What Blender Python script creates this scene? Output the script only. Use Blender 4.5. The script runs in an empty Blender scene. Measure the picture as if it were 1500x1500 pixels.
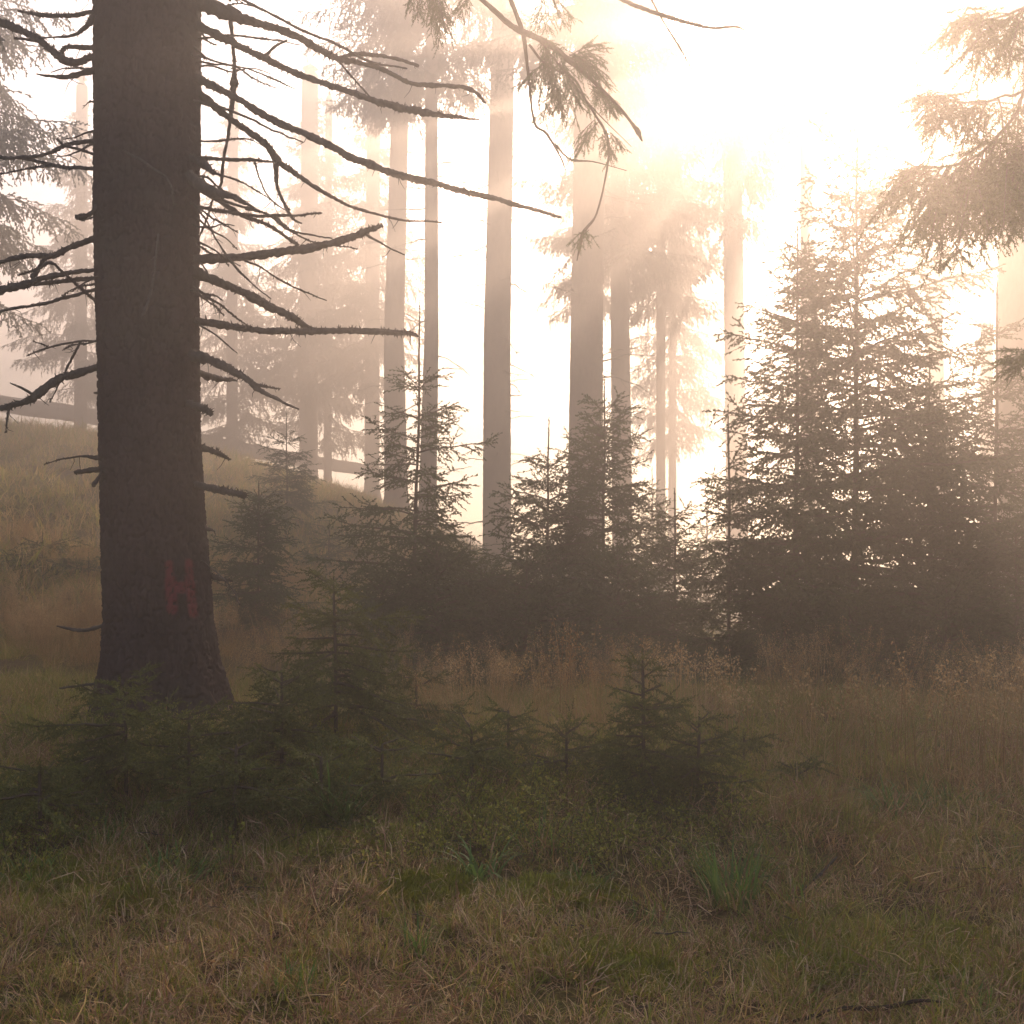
import bpy, math, numpy as np
from mathutils import Vector

# ---------------------------------------------------------------- camera, sky, sun, exposure
SC = bpy.context.scene
COL = SC.collection
F = 1811.0
CAMZ = 1.35
PITCH = math.atan(50 / F)
SUN_EL, SUN_AZ = math.radians(22.5), math.radians(14.5)
cd = bpy.data.cameras.new("camera"); cam = bpy.data.objects.new("camera", cd); COL.objects.link(cam)
cd.sensor_width = 36; cd.lens = 36 * F / 1500; cd.clip_start = 0.05; cd.clip_end = 1000
cam.location = (0, 0, CAMZ); cam.rotation_euler = (math.pi / 2 + PITCH, 0, 0)
SC.camera = cam

world = bpy.data.worlds.new("World"); SC.world = world; world.use_nodes = True
nt = world.node_tree; nt.nodes.clear()
sky = nt.nodes.new("ShaderNodeTexSky"); sky.sky_type = 'NISHITA'; sky.sun_disc = False
sky.sun_elevation = SUN_EL; sky.sun_rotation = SUN_AZ
sky.air_density = 0.5; sky.dust_density = 2.2; sky.ozone_density = 0.0
bgn = nt.nodes.new("ShaderNodeBackground"); bgn.inputs[1].default_value = 0.14
won = nt.nodes.new("ShaderNodeOutputWorld")
nt.links.new(sky.outputs[0], bgn.inputs[0]); nt.links.new(bgn.outputs[0], won.inputs[0])

sl = bpy.data.lights.new("sun", 'SUN'); sl.energy = 5.0; sl.angle = math.radians(0.5); sl.color = (1.0, 0.76, 0.58)
so = bpy.data.objects.new("sun", sl); COL.objects.link(so)
sdir = Vector((math.sin(SUN_AZ) * math.cos(SUN_EL), math.cos(SUN_AZ) * math.cos(SUN_EL), math.sin(SUN_EL)))
so.rotation_euler = sdir.to_track_quat('Z', 'Y').to_euler(); so.location = (20, 80, 40)

vs = SC.view_settings
vs.view_transform = 'Standard'; vs.look = 'None'; vs.gamma = 1; vs.use_curve_mapping = False
vs.exposure = 2.08
cy = SC.cycles
cy.max_bounces = 6; cy.diffuse_bounces = 2; cy.glossy_bounces = 1; cy.transmission_bounces = 2
cy.volume_bounces = 0; cy.transparent_max_bounces = 8
cy.use_denoising = True
cy.caustics_reflective = False; cy.caustics_refractive = False

# ---------------------------------------------------------------- haze
HAZE_DENS, HAZE_G = 0.034, 0.74
HX, HY0, HY1, HZ0, HZ1 = 95.0, -40.0, 120.0, -5.0, 22.0


# ---------------------------------------------------------------- helpers
def at(x, y, Y):
    """photo pixel (1500 scale) + depth -> world point"""
    dx, dy = (x - 750) / F, -(y - 750) / F
    c, s = math.cos(PITCH), math.sin(PITCH)
    d = np.array([dx, c - s * dy, s + c * dy])
    return d * (Y / d[1]) + np.array([0, 0, CAMZ])


def hash2(ix, iy, seed=0):
    h = (ix.astype(np.int64) * 374761393 + iy.astype(np.int64) * 668265263 + seed * 974711 + 12345) & 0x7fffffff
    h = ((h ^ (h >> 13)) * 1274126177) & 0x7fffffff
    h = (h ^ (h >> 16)) & 0xffff
    return h / 65535.0


def vnoise(x, y, seed=0):
    x = np.asarray(x, float); y = np.asarray(y, float)
    ix, iy = np.floor(x), np.floor(y); fx, fy = x - ix, y - iy
    ix = ix.astype(int); iy = iy.astype(int)
    fx = fx * fx * (3 - 2 * fx); fy = fy * fy * (3 - 2 * fy)
    a, b = hash2(ix, iy, seed), hash2(ix + 1, iy, seed)
    c, d = hash2(ix, iy + 1, seed), hash2(ix + 1, iy + 1, seed)
    return (a * (1 - fx) + b * fx) * (1 - fy) + (c * (1 - fx) + d * fx) * fy


def fbm(x, y, o=4, seed=0):
    r = 0; a = 0.5
    for i in range(o):
        r = r + a * vnoise(x * 2 ** i, y * 2 ** i, seed + i); a *= 0.5
    return r


def worley(x, y, seed=0, wrapx=None):
    ix, iy = np.floor(x).astype(int), np.floor(y).astype(int)
    d1 = np.full(x.shape, 9.0); d2 = np.full(x.shape, 9.0)
    for a in (-1, 0, 1):
        for b in (-1, 0, 1):
            cx, cy_ = ix + a, iy + b
            hx = np.mod(cx, wrapx) if wrapx else cx
            px = cx + 0.1 + 0.8 * hash2(hx, cy_, seed); py = cy_ + 0.1 + 0.8 * hash2(hx, cy_, seed + 7)
            d = np.hypot(px - x, py - y)
            m = d < d1
            d2 = np.where(m, d1, np.minimum(d2, d)); d1 = np.where(m, d, d1)
    return d1, d2


def nrm(v):
    return v / np.maximum(np.linalg.norm(v, axis=-1, keepdims=True), 1e-9)


class MB:
    def __init__(s):
        s.v = []; s.f = []; s.n = 0

    def add(s, V, faces, mat=0):
        s.v.append(np.asarray(V, float)); s.f.append((np.asarray(faces, int) + s.n, mat)); s.n += len(V)

    def mesh(s, name, mats, smooth=True):
        V = np.concatenate(s.v); me = bpy.data.meshes.new(name)
        me.vertices.add(len(V)); me.vertices.foreach_set('co', V.astype(np.float32).ravel())
        nl = sum(f.size for f, _ in s.f); nf = sum(len(f) for f, _ in s.f)
        me.loops.add(nl); me.polygons.add(nf)
        me.loops.foreach_set('vertex_index', np.concatenate([f.ravel() for f, _ in s.f]).astype(np.int32))
        st = []; mi = []; o = 0
        for f, m in s.f:
            k = f.shape[1]; st.append(o + np.arange(len(f)) * k); o += f.size; mi.append(np.full(len(f), m))
        me.polygons.foreach_set('loop_start', np.concatenate(st).astype(np.int32))
        me.polygons.foreach_set('material_index', np.concatenate(mi).astype(np.int32))
        me.polygons.foreach_set('use_smooth', np.full(nf, smooth))
        for m in mats: me.materials.append(m)
        me.update(calc_edges=True)
        return me

    def build(s, name, mats, parent=None, smooth=True):
        o = bpy.data.objects.new(name, s.mesh(name, mats, smooth)); COL.objects.link(o)
        if parent: o.parent = parent
        return o


def link(name, me, parent=None, loc=(0, 0, 0)):
    o = bpy.data.objects.new(name, me); COL.objects.link(o); o.location = loc
    if parent: o.parent = parent
    return o


def tag(o, label=None, cat=None, group=None, kind=None):
    if label: o['label'] = label
    if cat: o['category'] = cat
    if group: o['group'] = group
    if kind: o['kind'] = kind
    return o


def empty(name, loc, label, cat, group=None):
    o = bpy.data.objects.new(name, None); COL.objects.link(o); o.location = loc; o.empty_display_size = 0.2
    return tag(o, label, cat, group)


def catmull(P, R, n):
    P = np.asarray(P, float); R = np.asarray(R, float); m = len(P)
    Q = np.vstack([2 * P[0] - P[1], P, 2 * P[-1] - P[-2]])
    t = np.linspace(0, m - 1, n); i = np.minimum(t.astype(int), m - 2); u = (t - i)[:, None]
    p0, p1, p2, p3 = Q[i], Q[i + 1], Q[i + 2], Q[i + 3]
    out = 0.5 * (2 * p1 + (p2 - p0) * u + (2 * p0 - 5 * p1 + 4 * p2 - p3) * u ** 2 + (3 * p1 - p0 - 3 * p2 + p3) * u ** 3)
    r = np.interp(t, np.arange(m), R)
    return out, r


def tube(mb, P, R, sides=6, mat=0, rag=0.0, rng=None):
    P = np.asarray(P, float); R = np.asarray(R, float); n = len(P)
    T = nrm(np.gradient(P, axis=0))
    ref = np.array([0.31, 0.85, 0.1]) if abs(T[:, 2]).mean() > 0.6 else np.array([0.05, 0.1, 1.0])
    A = nrm(np.cross(T, ref)); B = np.cross(T, A)
    th = np.arange(sides) / sides * 2 * math.pi
    rr = R[:, None] * np.ones((n, sides))
    if rag and rng is not None: rr = rr * (1 + rag * rng.uniform(-1, 1, (n, sides)))
    V = P[:, None] + rr[..., None] * (np.cos(th)[None, :, None] * A[:, None] + np.sin(th)[None, :, None] * B[:, None])
    i = np.arange(n - 1)[:, None] * sides; j = np.arange(sides)[None]; k = (j + 1) % sides
    Fq = np.stack([i + j, i + k, i + k + sides, i + j + sides], -1).reshape(-1, 4)
    mb.add(V.reshape(-1, 3), Fq, mat)
    for c in (0, n - 1):
        mb.add(V[c], np.arange(sides)[None], mat)


def shoot_proto(nn, seed, stem=0.05, wid=0.16, fan=1.0):
    """needled shoot, unit length along x, unit needle reach in y/z; single-triangle needles"""
    r = np.random.default_rng(seed); V = []; T = []
    for k in range(3):
        a = k * 2.094; V += [(0, stem * math.cos(a), stem * math.sin(a))]
    V += [(1.0, 0, 0)]; T += [(0, 1, 3), (1, 2, 3), (2, 0, 3)]
    for k in range(nn):
        x = (k + r.uniform(0, 1)) / nn * 0.98; a = r.uniform(0, 6.283)
        d = np.array([0, math.cos(a), math.sin(a)]); q = np.array([0, -math.sin(a), math.cos(a)])
        reach = r.uniform(0.7, 1.0) * (1 - 0.35 * x); dx = r.uniform(0.10, 0.2)
        b = len(V); w = wid * r.uniform(.8, 1.2)
        x = x * (1 - w * .6); base = np.array([x, 0, 0]); tip = base + np.array([w * .5 + dx, 0, 0]) + d * reach + q * r.normal(0, .1)
        V += [tuple(base + q * .04), tuple(base + np.array([w, 0, 0]) - q * .04), tuple(tip)]
        T += [(b, b + 1, b + 2)]
    return np.array(V), np.array(T)


def place_shoots(mb, P, D, L, W, protos, rng, mat=0):
    P = np.concatenate(P); D = nrm(np.concatenate(D)); L = np.concatenate(L)
    up = np.array([0, 0, 1.0])
    A = nrm(np.cross(D, up) + 1e-4); B = np.cross(D, A)
    pick = rng.integers(0, len(protos), len(P))
    for k, (pv, pt) in enumerate(protos):
        m = pick == k; n = m.sum()
        if n == 0: continue
        ro = rng.uniform(0, 6.283, n); c, s_ = np.cos(ro)[:, None], np.sin(ro)[:, None]
        a = A[m] * c + B[m] * s_; b = -A[m] * s_ + B[m] * c
        w = W * rng.uniform(.8, 1.15, n)
        V = P[m][:, None] + pv[None, :, 0:1] * (D[m] * L[m][:, None])[:, None] + w[:, None, None] * (pv[None, :, 1:2] * a[:, None] + pv[None, :, 2:3] * b[:, None])
        Fc = pt[None] + (np.arange(n) * len(pv))[:, None, None]
        mb.add(V.reshape(-1, 3), Fc.reshape(-1, 3), mat)


UP = np.array([0, 0, 1.0])


def branch_shoots(S, path, rng, sp=.07, ls=.09, hang=.1, ratio=.45, bare=.12, ang=.95, lift=.0, dens=1.0, lmax=9, vs_=.5):
    """fill shoot list S=(P,D,L) with sprays along the curve path"""
    seg = np.linalg.norm(np.diff(path, axis=0), axis=1); arc = np.concatenate([[0], np.cumsum(seg)]); L = arc[-1]
    T = nrm(np.gradient(path, axis=0))
    s = np.arange(bare * L, L, sp); s = np.clip(s + rng.uniform(-.4, .4, len(s)) * sp, 0, L * .999)
    itp = lambda A, q: np.stack([np.interp(q, arc, A[:, k]) for k in range(3)], -1)
    for side in (-1, 1):
        q = s + rng.uniform(-.3, .3, len(s)) * sp; q = np.clip(q, 0, L)
        q = q[rng.uniform(0, 1, len(q)) < dens]
        if len(q) == 0: continue
        p = itp(path, q); t = nrm(itp(T, q)); lat = nrm(np.cross(t, UP) + 1e-4)
        a = ang * rng.uniform(.75, 1.2, len(q))[:, None]
        hg = hang * rng.uniform(.5, 1.4, len(q))[:, None]
        vup = nrm(np.cross(lat, t)); ro = rng.normal(0, vs_, len(q))[:, None]
        d = nrm(t * np.cos(a) + np.sin(a) * (side * lat * np.cos(ro) + vup * np.sin(ro)) - UP * hg)
        l2 = np.clip(ratio * (L - q) ** .9 * rng.uniform(.6, 1.15, len(q)) + ls, ls, lmax)
        k = 0; cur = p.copy()
        while True:
            al = l2 > k * ls * .95
            if not al.any() or k > 12: break
            cur, d, l2, hgk = cur[al], d[al], l2[al], hg[al]; hg = hgk
            n = len(cur)
            S[0].append(cur); S[1].append(d); S[2].append(np.full(n, ls) * rng.uniform(.9, 1.2, n))
            rem = l2 - k * ls
            m = rem > ls * 1.15
            if m.any():
                lt = nrm(np.cross(d[m], UP) + 1e-4)
                for sd in (-1, 1):
                    f = cur[m] + d[m] * ls * rng.uniform(.3, .8, (m.sum(), 1))
                    dd = nrm(d[m] * .7 + sd * lt * rng.uniform(.35, .8, (m.sum(), 1)) + UP * rng.normal(0, .3, (m.sum(), 1)) - UP * hgk[m] * .7 + rng.normal(0, .12, (m.sum(), 3)))
                    S[0].append(f); S[1].append(dd); S[2].append(np.minimum(ls * rng.uniform(.6, 1.25, m.sum()), rem[m]))
            cur = cur + d * ls
            d = nrm(d + UP * (lift - hgk * .35) + rng.normal(0, .07, d.shape)); k += 1
    # needles along the outer branch itself
    q = np.arange(.45 * L, L, ls * .9); p = itp(path, q); t = nrm(itp(T, q))
    S[0].append(p); S[1].append(t); S[2].append(np.full(len(q), ls))


def gpath(o, az, el, L, curve, rng, n=8, wob=.05):
    """curved branch path; el changes from el by curve over its length"""
    P = [np.array(o, float)]; az0 = az
    for k in range(n):
        e = el + curve[0] * (k / n) + curve[1] * (k / n) ** 2
        az0 += rng.normal(0, wob); e += rng.normal(0, wob * 1.5)
        P.append(P[-1] + L / n * np.array([math.cos(az0) * math.cos(e), math.sin(az0) * math.cos(e), math.sin(e)]))
    return np.array(P)


# ---------------------------------------------------------------- materials
def new_mat(name):
    m = bpy.data.materials.new(name); m.use_nodes = True; t = m.node_tree; t.nodes.clear()
    return m, t, t.nodes.new("ShaderNodeOutputMaterial")


def N(t, typ, **k):
    n = t.nodes.new(typ)
    for a, b in k.items():
        if a.startswith('i_'): n.inputs[a[2:].replace('_', ' ')].default_value = b
        else: setattr(n, a, b)
    return n


def ramp(t, fac, stops):
    r = N(t, "ShaderNodeValToRGB"); e = r.color_ramp.elements
    while len(e) < len(stops): e.new(.5)
    for i, (p, c) in enumerate(stops): e[i].position = p; e[i].color = (*c, 1)
    t.links.new(fac, r.inputs[0]); return r.outputs[0]


def leaf_mat(name, stops, trans=.35, scale=6.0, rough=.6, island=True):
    m, t, o = new_mat(name)
    geo = N(t, "ShaderNodeNewGeometry")
    tc = N(t, "ShaderNodeTexCoord"); nz = N(t, "ShaderNodeTexNoise", i_Scale=scale, i_Detail=3.0)
    t.links.new(geo.outputs['Position'], nz.inputs['Vector'])
    mx = N(t, "ShaderNodeMath", operation='MULTIPLY_ADD')
    t.links.new(geo.outputs['Random Per Island'], mx.inputs[0]); mx.inputs[1].default_value = .5 if island else 0
    sb = N(t, "ShaderNodeMath", operation='SUBTRACT'); t.links.new(nz.outputs[0], sb.inputs[0]); sb.inputs[1].default_value = .25 if island else 0
    t.links.new(sb.outputs[0], mx.inputs[2])
    c = ramp(t, mx.outputs[0], stops)
    d = N(t, "ShaderNodeBsdfPrincipled"); d.inputs['Roughness'].default_value = rough
    d.inputs['Specular IOR Level'].default_value = .35
    t.links.new(c, d.inputs['Base Color'])
    tr = N(t, "ShaderNodeBsdfTranslucent"); t.links.new(c, tr.inputs[0])
    ms = N(t, "ShaderNodeMixShader"); ms.inputs[0].default_value = trans
    t.links.new(d.outputs[0], ms.inputs[1]); t.links.new(tr.outputs[0], ms.inputs[2]); t.links.new(ms.outputs[0], o.inputs[0])
    return m


M_needle = leaf_mat("spruce_needles", [(.2, (.036, .058, .014)), (.5, (.06, .10, .022)), (.8, (.11, .15, .035))], .30, 3.0)
M_needle_near = leaf_mat('fresh_spruce_needles', [(.2, (.065, .075, .014)), (.5, (.12, .14, .024)), (.8, (.23, .24, .05))], .35, 4.0)
M_needle_far = leaf_mat("spruce_needles_far", [(.2, (.030, .042, .018)), (.8, (.060, .080, .030))], .25, 1.0)
M_grass = leaf_mat("green_grass", [(.15, (.14, .17, .02)), (.45, (.27, .29, .035)), (.7, (.42, .37, .06)), (.92, (.60, .40, .15))], .40, 1.6)
M_broad = leaf_mat("broad_green_blades", [(.2, (.09, .18, .035)), (.6, (.16, .28, .05)), (.92, (.32, .33, .10))], .45, 5.0, .5)
M_straw = leaf_mat("dry_straw_grass", [(.2, (.34, .19, .07)), (.5, (.56, .37, .15)), (.85, (.75, .57, .31))], .40, 1.5)
M_litter = leaf_mat("withered_litter", [(.2, (.22, .10, .05)), (.5, (.42, .23, .12)), (.85, (.75, .55, .34))], .2, 8.0)
M_moss = leaf_mat("moss", [(.3, (.20, .21, .015)), (.7, (.38, .37, .03))], .2, 20.0)


def bark_mat(name, c0, c1, paint=False, sc=14.0):
    m, t, o = new_mat(name)
    tc = N(t, "ShaderNodeTexCoord"); mp = N(t, "ShaderNodeMapping"); mp.inputs['Scale'].default_value = (1, 1, .35)
    t.links.new(tc.outputs['Object'], mp.inputs[0])
    n1 = N(t, "ShaderNodeTexNoise", i_Scale=sc, i_Detail=6.0, i_Roughness=.65); t.links.new(mp.outputs[0], n1.inputs['Vector'])
    n2 = N(t, "ShaderNodeTexNoise", i_Scale=2.2, i_Detail=3.0); t.links.new(tc.outputs['Object'], n2.inputs['Vector'])
    vo = N(t, "ShaderNodeTexVoronoi", i_Scale=sc * 2.2); t.links.new(mp.outputs[0], vo.inputs['Vector'])
    c = ramp(t, n1.outputs[0], [(.3, c0), (.7, c1)])
    lich = ramp(t, n2.outputs[0], [(.52, (0, 0, 0)), (.72, (.4, .4, .4))])
    mx = N(t, "ShaderNodeMix", data_type='RGBA'); t.links.new(lich, mx.inputs[0]); t.links.new(c, mx.inputs[6]); mx.inputs[7].default_value = (.075, .08, .05, 1)
    col = mx.outputs[2]
    if paint:
        pl = N(t, 'ShaderNodeAttribute', attribute_name='plate'); cr_ = ramp(t, pl.outputs['Fac'], [(.1, (.35, .33, .33)), (.8, (1.15, 1.12, 1.1))])
        m3 = N(t, 'ShaderNodeMix', data_type='RGBA', blend_type='MULTIPLY'); m3.inputs[0].default_value = 1; t.links.new(col, m3.inputs[6]); t.links.new(cr_, m3.inputs[7]); col = m3.outputs[2]
        at_ = N(t, "ShaderNodeAttribute", attribute_name="paint")
        m2 = N(t, "ShaderNodeMix", data_type='RGBA'); t.links.new(at_.outputs['Fac'], m2.inputs[0]); t.links.new(col, m2.inputs[6]); m2.inputs[7].default_value = (.36, .04, .05, 1)
        col = m2.outputs[2]
    p = N(t, "ShaderNodeBsdfPrincipled"); p.inputs['Roughness'].default_value = .85; p.inputs['Specular IOR Level'].default_value = .25
    t.links.new(col, p.inputs['Base Color'])
    ad = N(t, "ShaderNodeMath", operation='ADD'); t.links.new(n1.outputs[0], ad.inputs[0]); t.links.new(vo.outputs[0], ad.inputs[1])
    b = N(t, "ShaderNodeBump", i_Strength=.6, i_Distance=.008); t.links.new(ad.outputs[0], b.inputs['Height']); t.links.new(b.outputs[0], p.inputs['Normal'])
    t.links.new(p.outputs[0], o.inputs[0]); return m


M_bark = bark_mat("near_spruce_bark", (.026, .017, .016), (.070, .046, .042), True)
M_bark2 = bark_mat("grey_spruce_bark", (.10, .08, .06), (.20, .16, .12))
M_dead = bark_mat("dead_branch_bark", (.05, .042, .034), (.13, .11, .085), sc=30)
M_twig = bark_mat("young_spruce_stem", (.06, .045, .03), (.14, .10, .07), sc=30)

m, t, o = new_mat("forest_soil"); M_soil = m
geo = N(t, "ShaderNodeNewGeometry")
n1 = N(t, "ShaderNodeTexNoise", i_Scale=1.1, i_Detail=8.0, i_Roughness=.6); n2 = N(t, "ShaderNodeTexNoise", i_Scale=45.0, i_Detail=5.0)
t.links.new(geo.outputs['Position'], n1.inputs['Vector']); t.links.new(geo.outputs['Position'], n2.inputs['Vector'])
ca = ramp(t, n1.outputs[0], [(.35, (.10, .06, .03)), (.5, (.12, .09, .035)), (.65, (.10, .10, .025))])
cb = ramp(t, n2.outputs[0], [(.3, (.45, .45, .45)), (.7, (1.5, 1.4, 1.2))])
mx = N(t, "ShaderNodeMix", data_type='RGBA', blend_type='MULTIPLY'); mx.inputs[0].default_value = 1
t.links.new(ca, mx.inputs[6]); t.links.new(cb, mx.inputs[7])
p = N(t, "ShaderNodeBsdfPrincipled"); p.inputs['Roughness'].default_value = .95; p.inputs['Specular IOR Level'].default_value = .1
t.links.new(mx.outputs[2], p.inputs['Base Color'])
b = N(t, "ShaderNodeBump", i_Strength=.8, i_Distance=.03); t.links.new(n2.outputs[0], b.inputs['Height']); t.links.new(b.outputs[0], p.inputs['Normal'])
t.links.new(p.outputs[0], o.inputs[0])


# ---------------------------------------------------------------- ground
def sstep(a, b, x):
    u = np.clip((np.asarray(x, float) - a) / (b - a), 0, 1); return u * u * (3 - 2 * u)


def gz(x, y):
    x = np.asarray(x, float); y = np.asarray(y, float)
    z = .30 * sstep(3.2, 6.5, y) * (1 - sstep(7.5, 12, y) * sstep(-3, 0, x))
    hill = np.interp(x, [-34, -13.5, -8.5, -4.2, -1.2, 2, 6, 14, 60], [5.4, 4.0, 3.5, 2.25, 1.0, -.1, -.7, -1.2, -2.0])
    z = z + hill * sstep(8.5, 30, y)
    z = z - 1.4 * sstep(28, 60, y) * sstep(-6, 4, x)
    near = 1 - sstep(20, 40, y)
    z = z + near * (.24 * (fbm(x * .6 + 9, y * .6, 3, 3) - .44) + .07 * (fbm(x * 3.1, y * 3.1, 3, 11) - .44)) + .5 * (1 - near) * (fbm(x * .15, y * .15, 3, 5) - .44)
    return z


def make_ground():
    xs = np.concatenate([-np.geomspace(90, 6.1, 40), np.linspace(-6, 6, 201), np.geomspace(6.1, 90, 40)])
    ys = np.concatenate([np.linspace(-38, 1.5, 16), np.linspace(1.7, 12, 180), np.geomspace(12.1, 115, 90)])
    X, Y = np.meshgrid(xs, ys, indexing='ij'); Z = gz(X, Y)
    nx, ny = X.shape; i = np.arange(nx - 1)[:, None] * ny; j = np.arange(ny - 1)[None]
    Fq = np.stack([i + j, i + j + ny, i + j + ny + 1, i + j + 1], -1).reshape(-1, 4)
    mb = MB(); mb.add(np.stack([X, Y, Z], -1).reshape(-1, 3), Fq)
    tag(mb.build('ground', [M_soil]), kind='structure')


make_ground()


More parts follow.
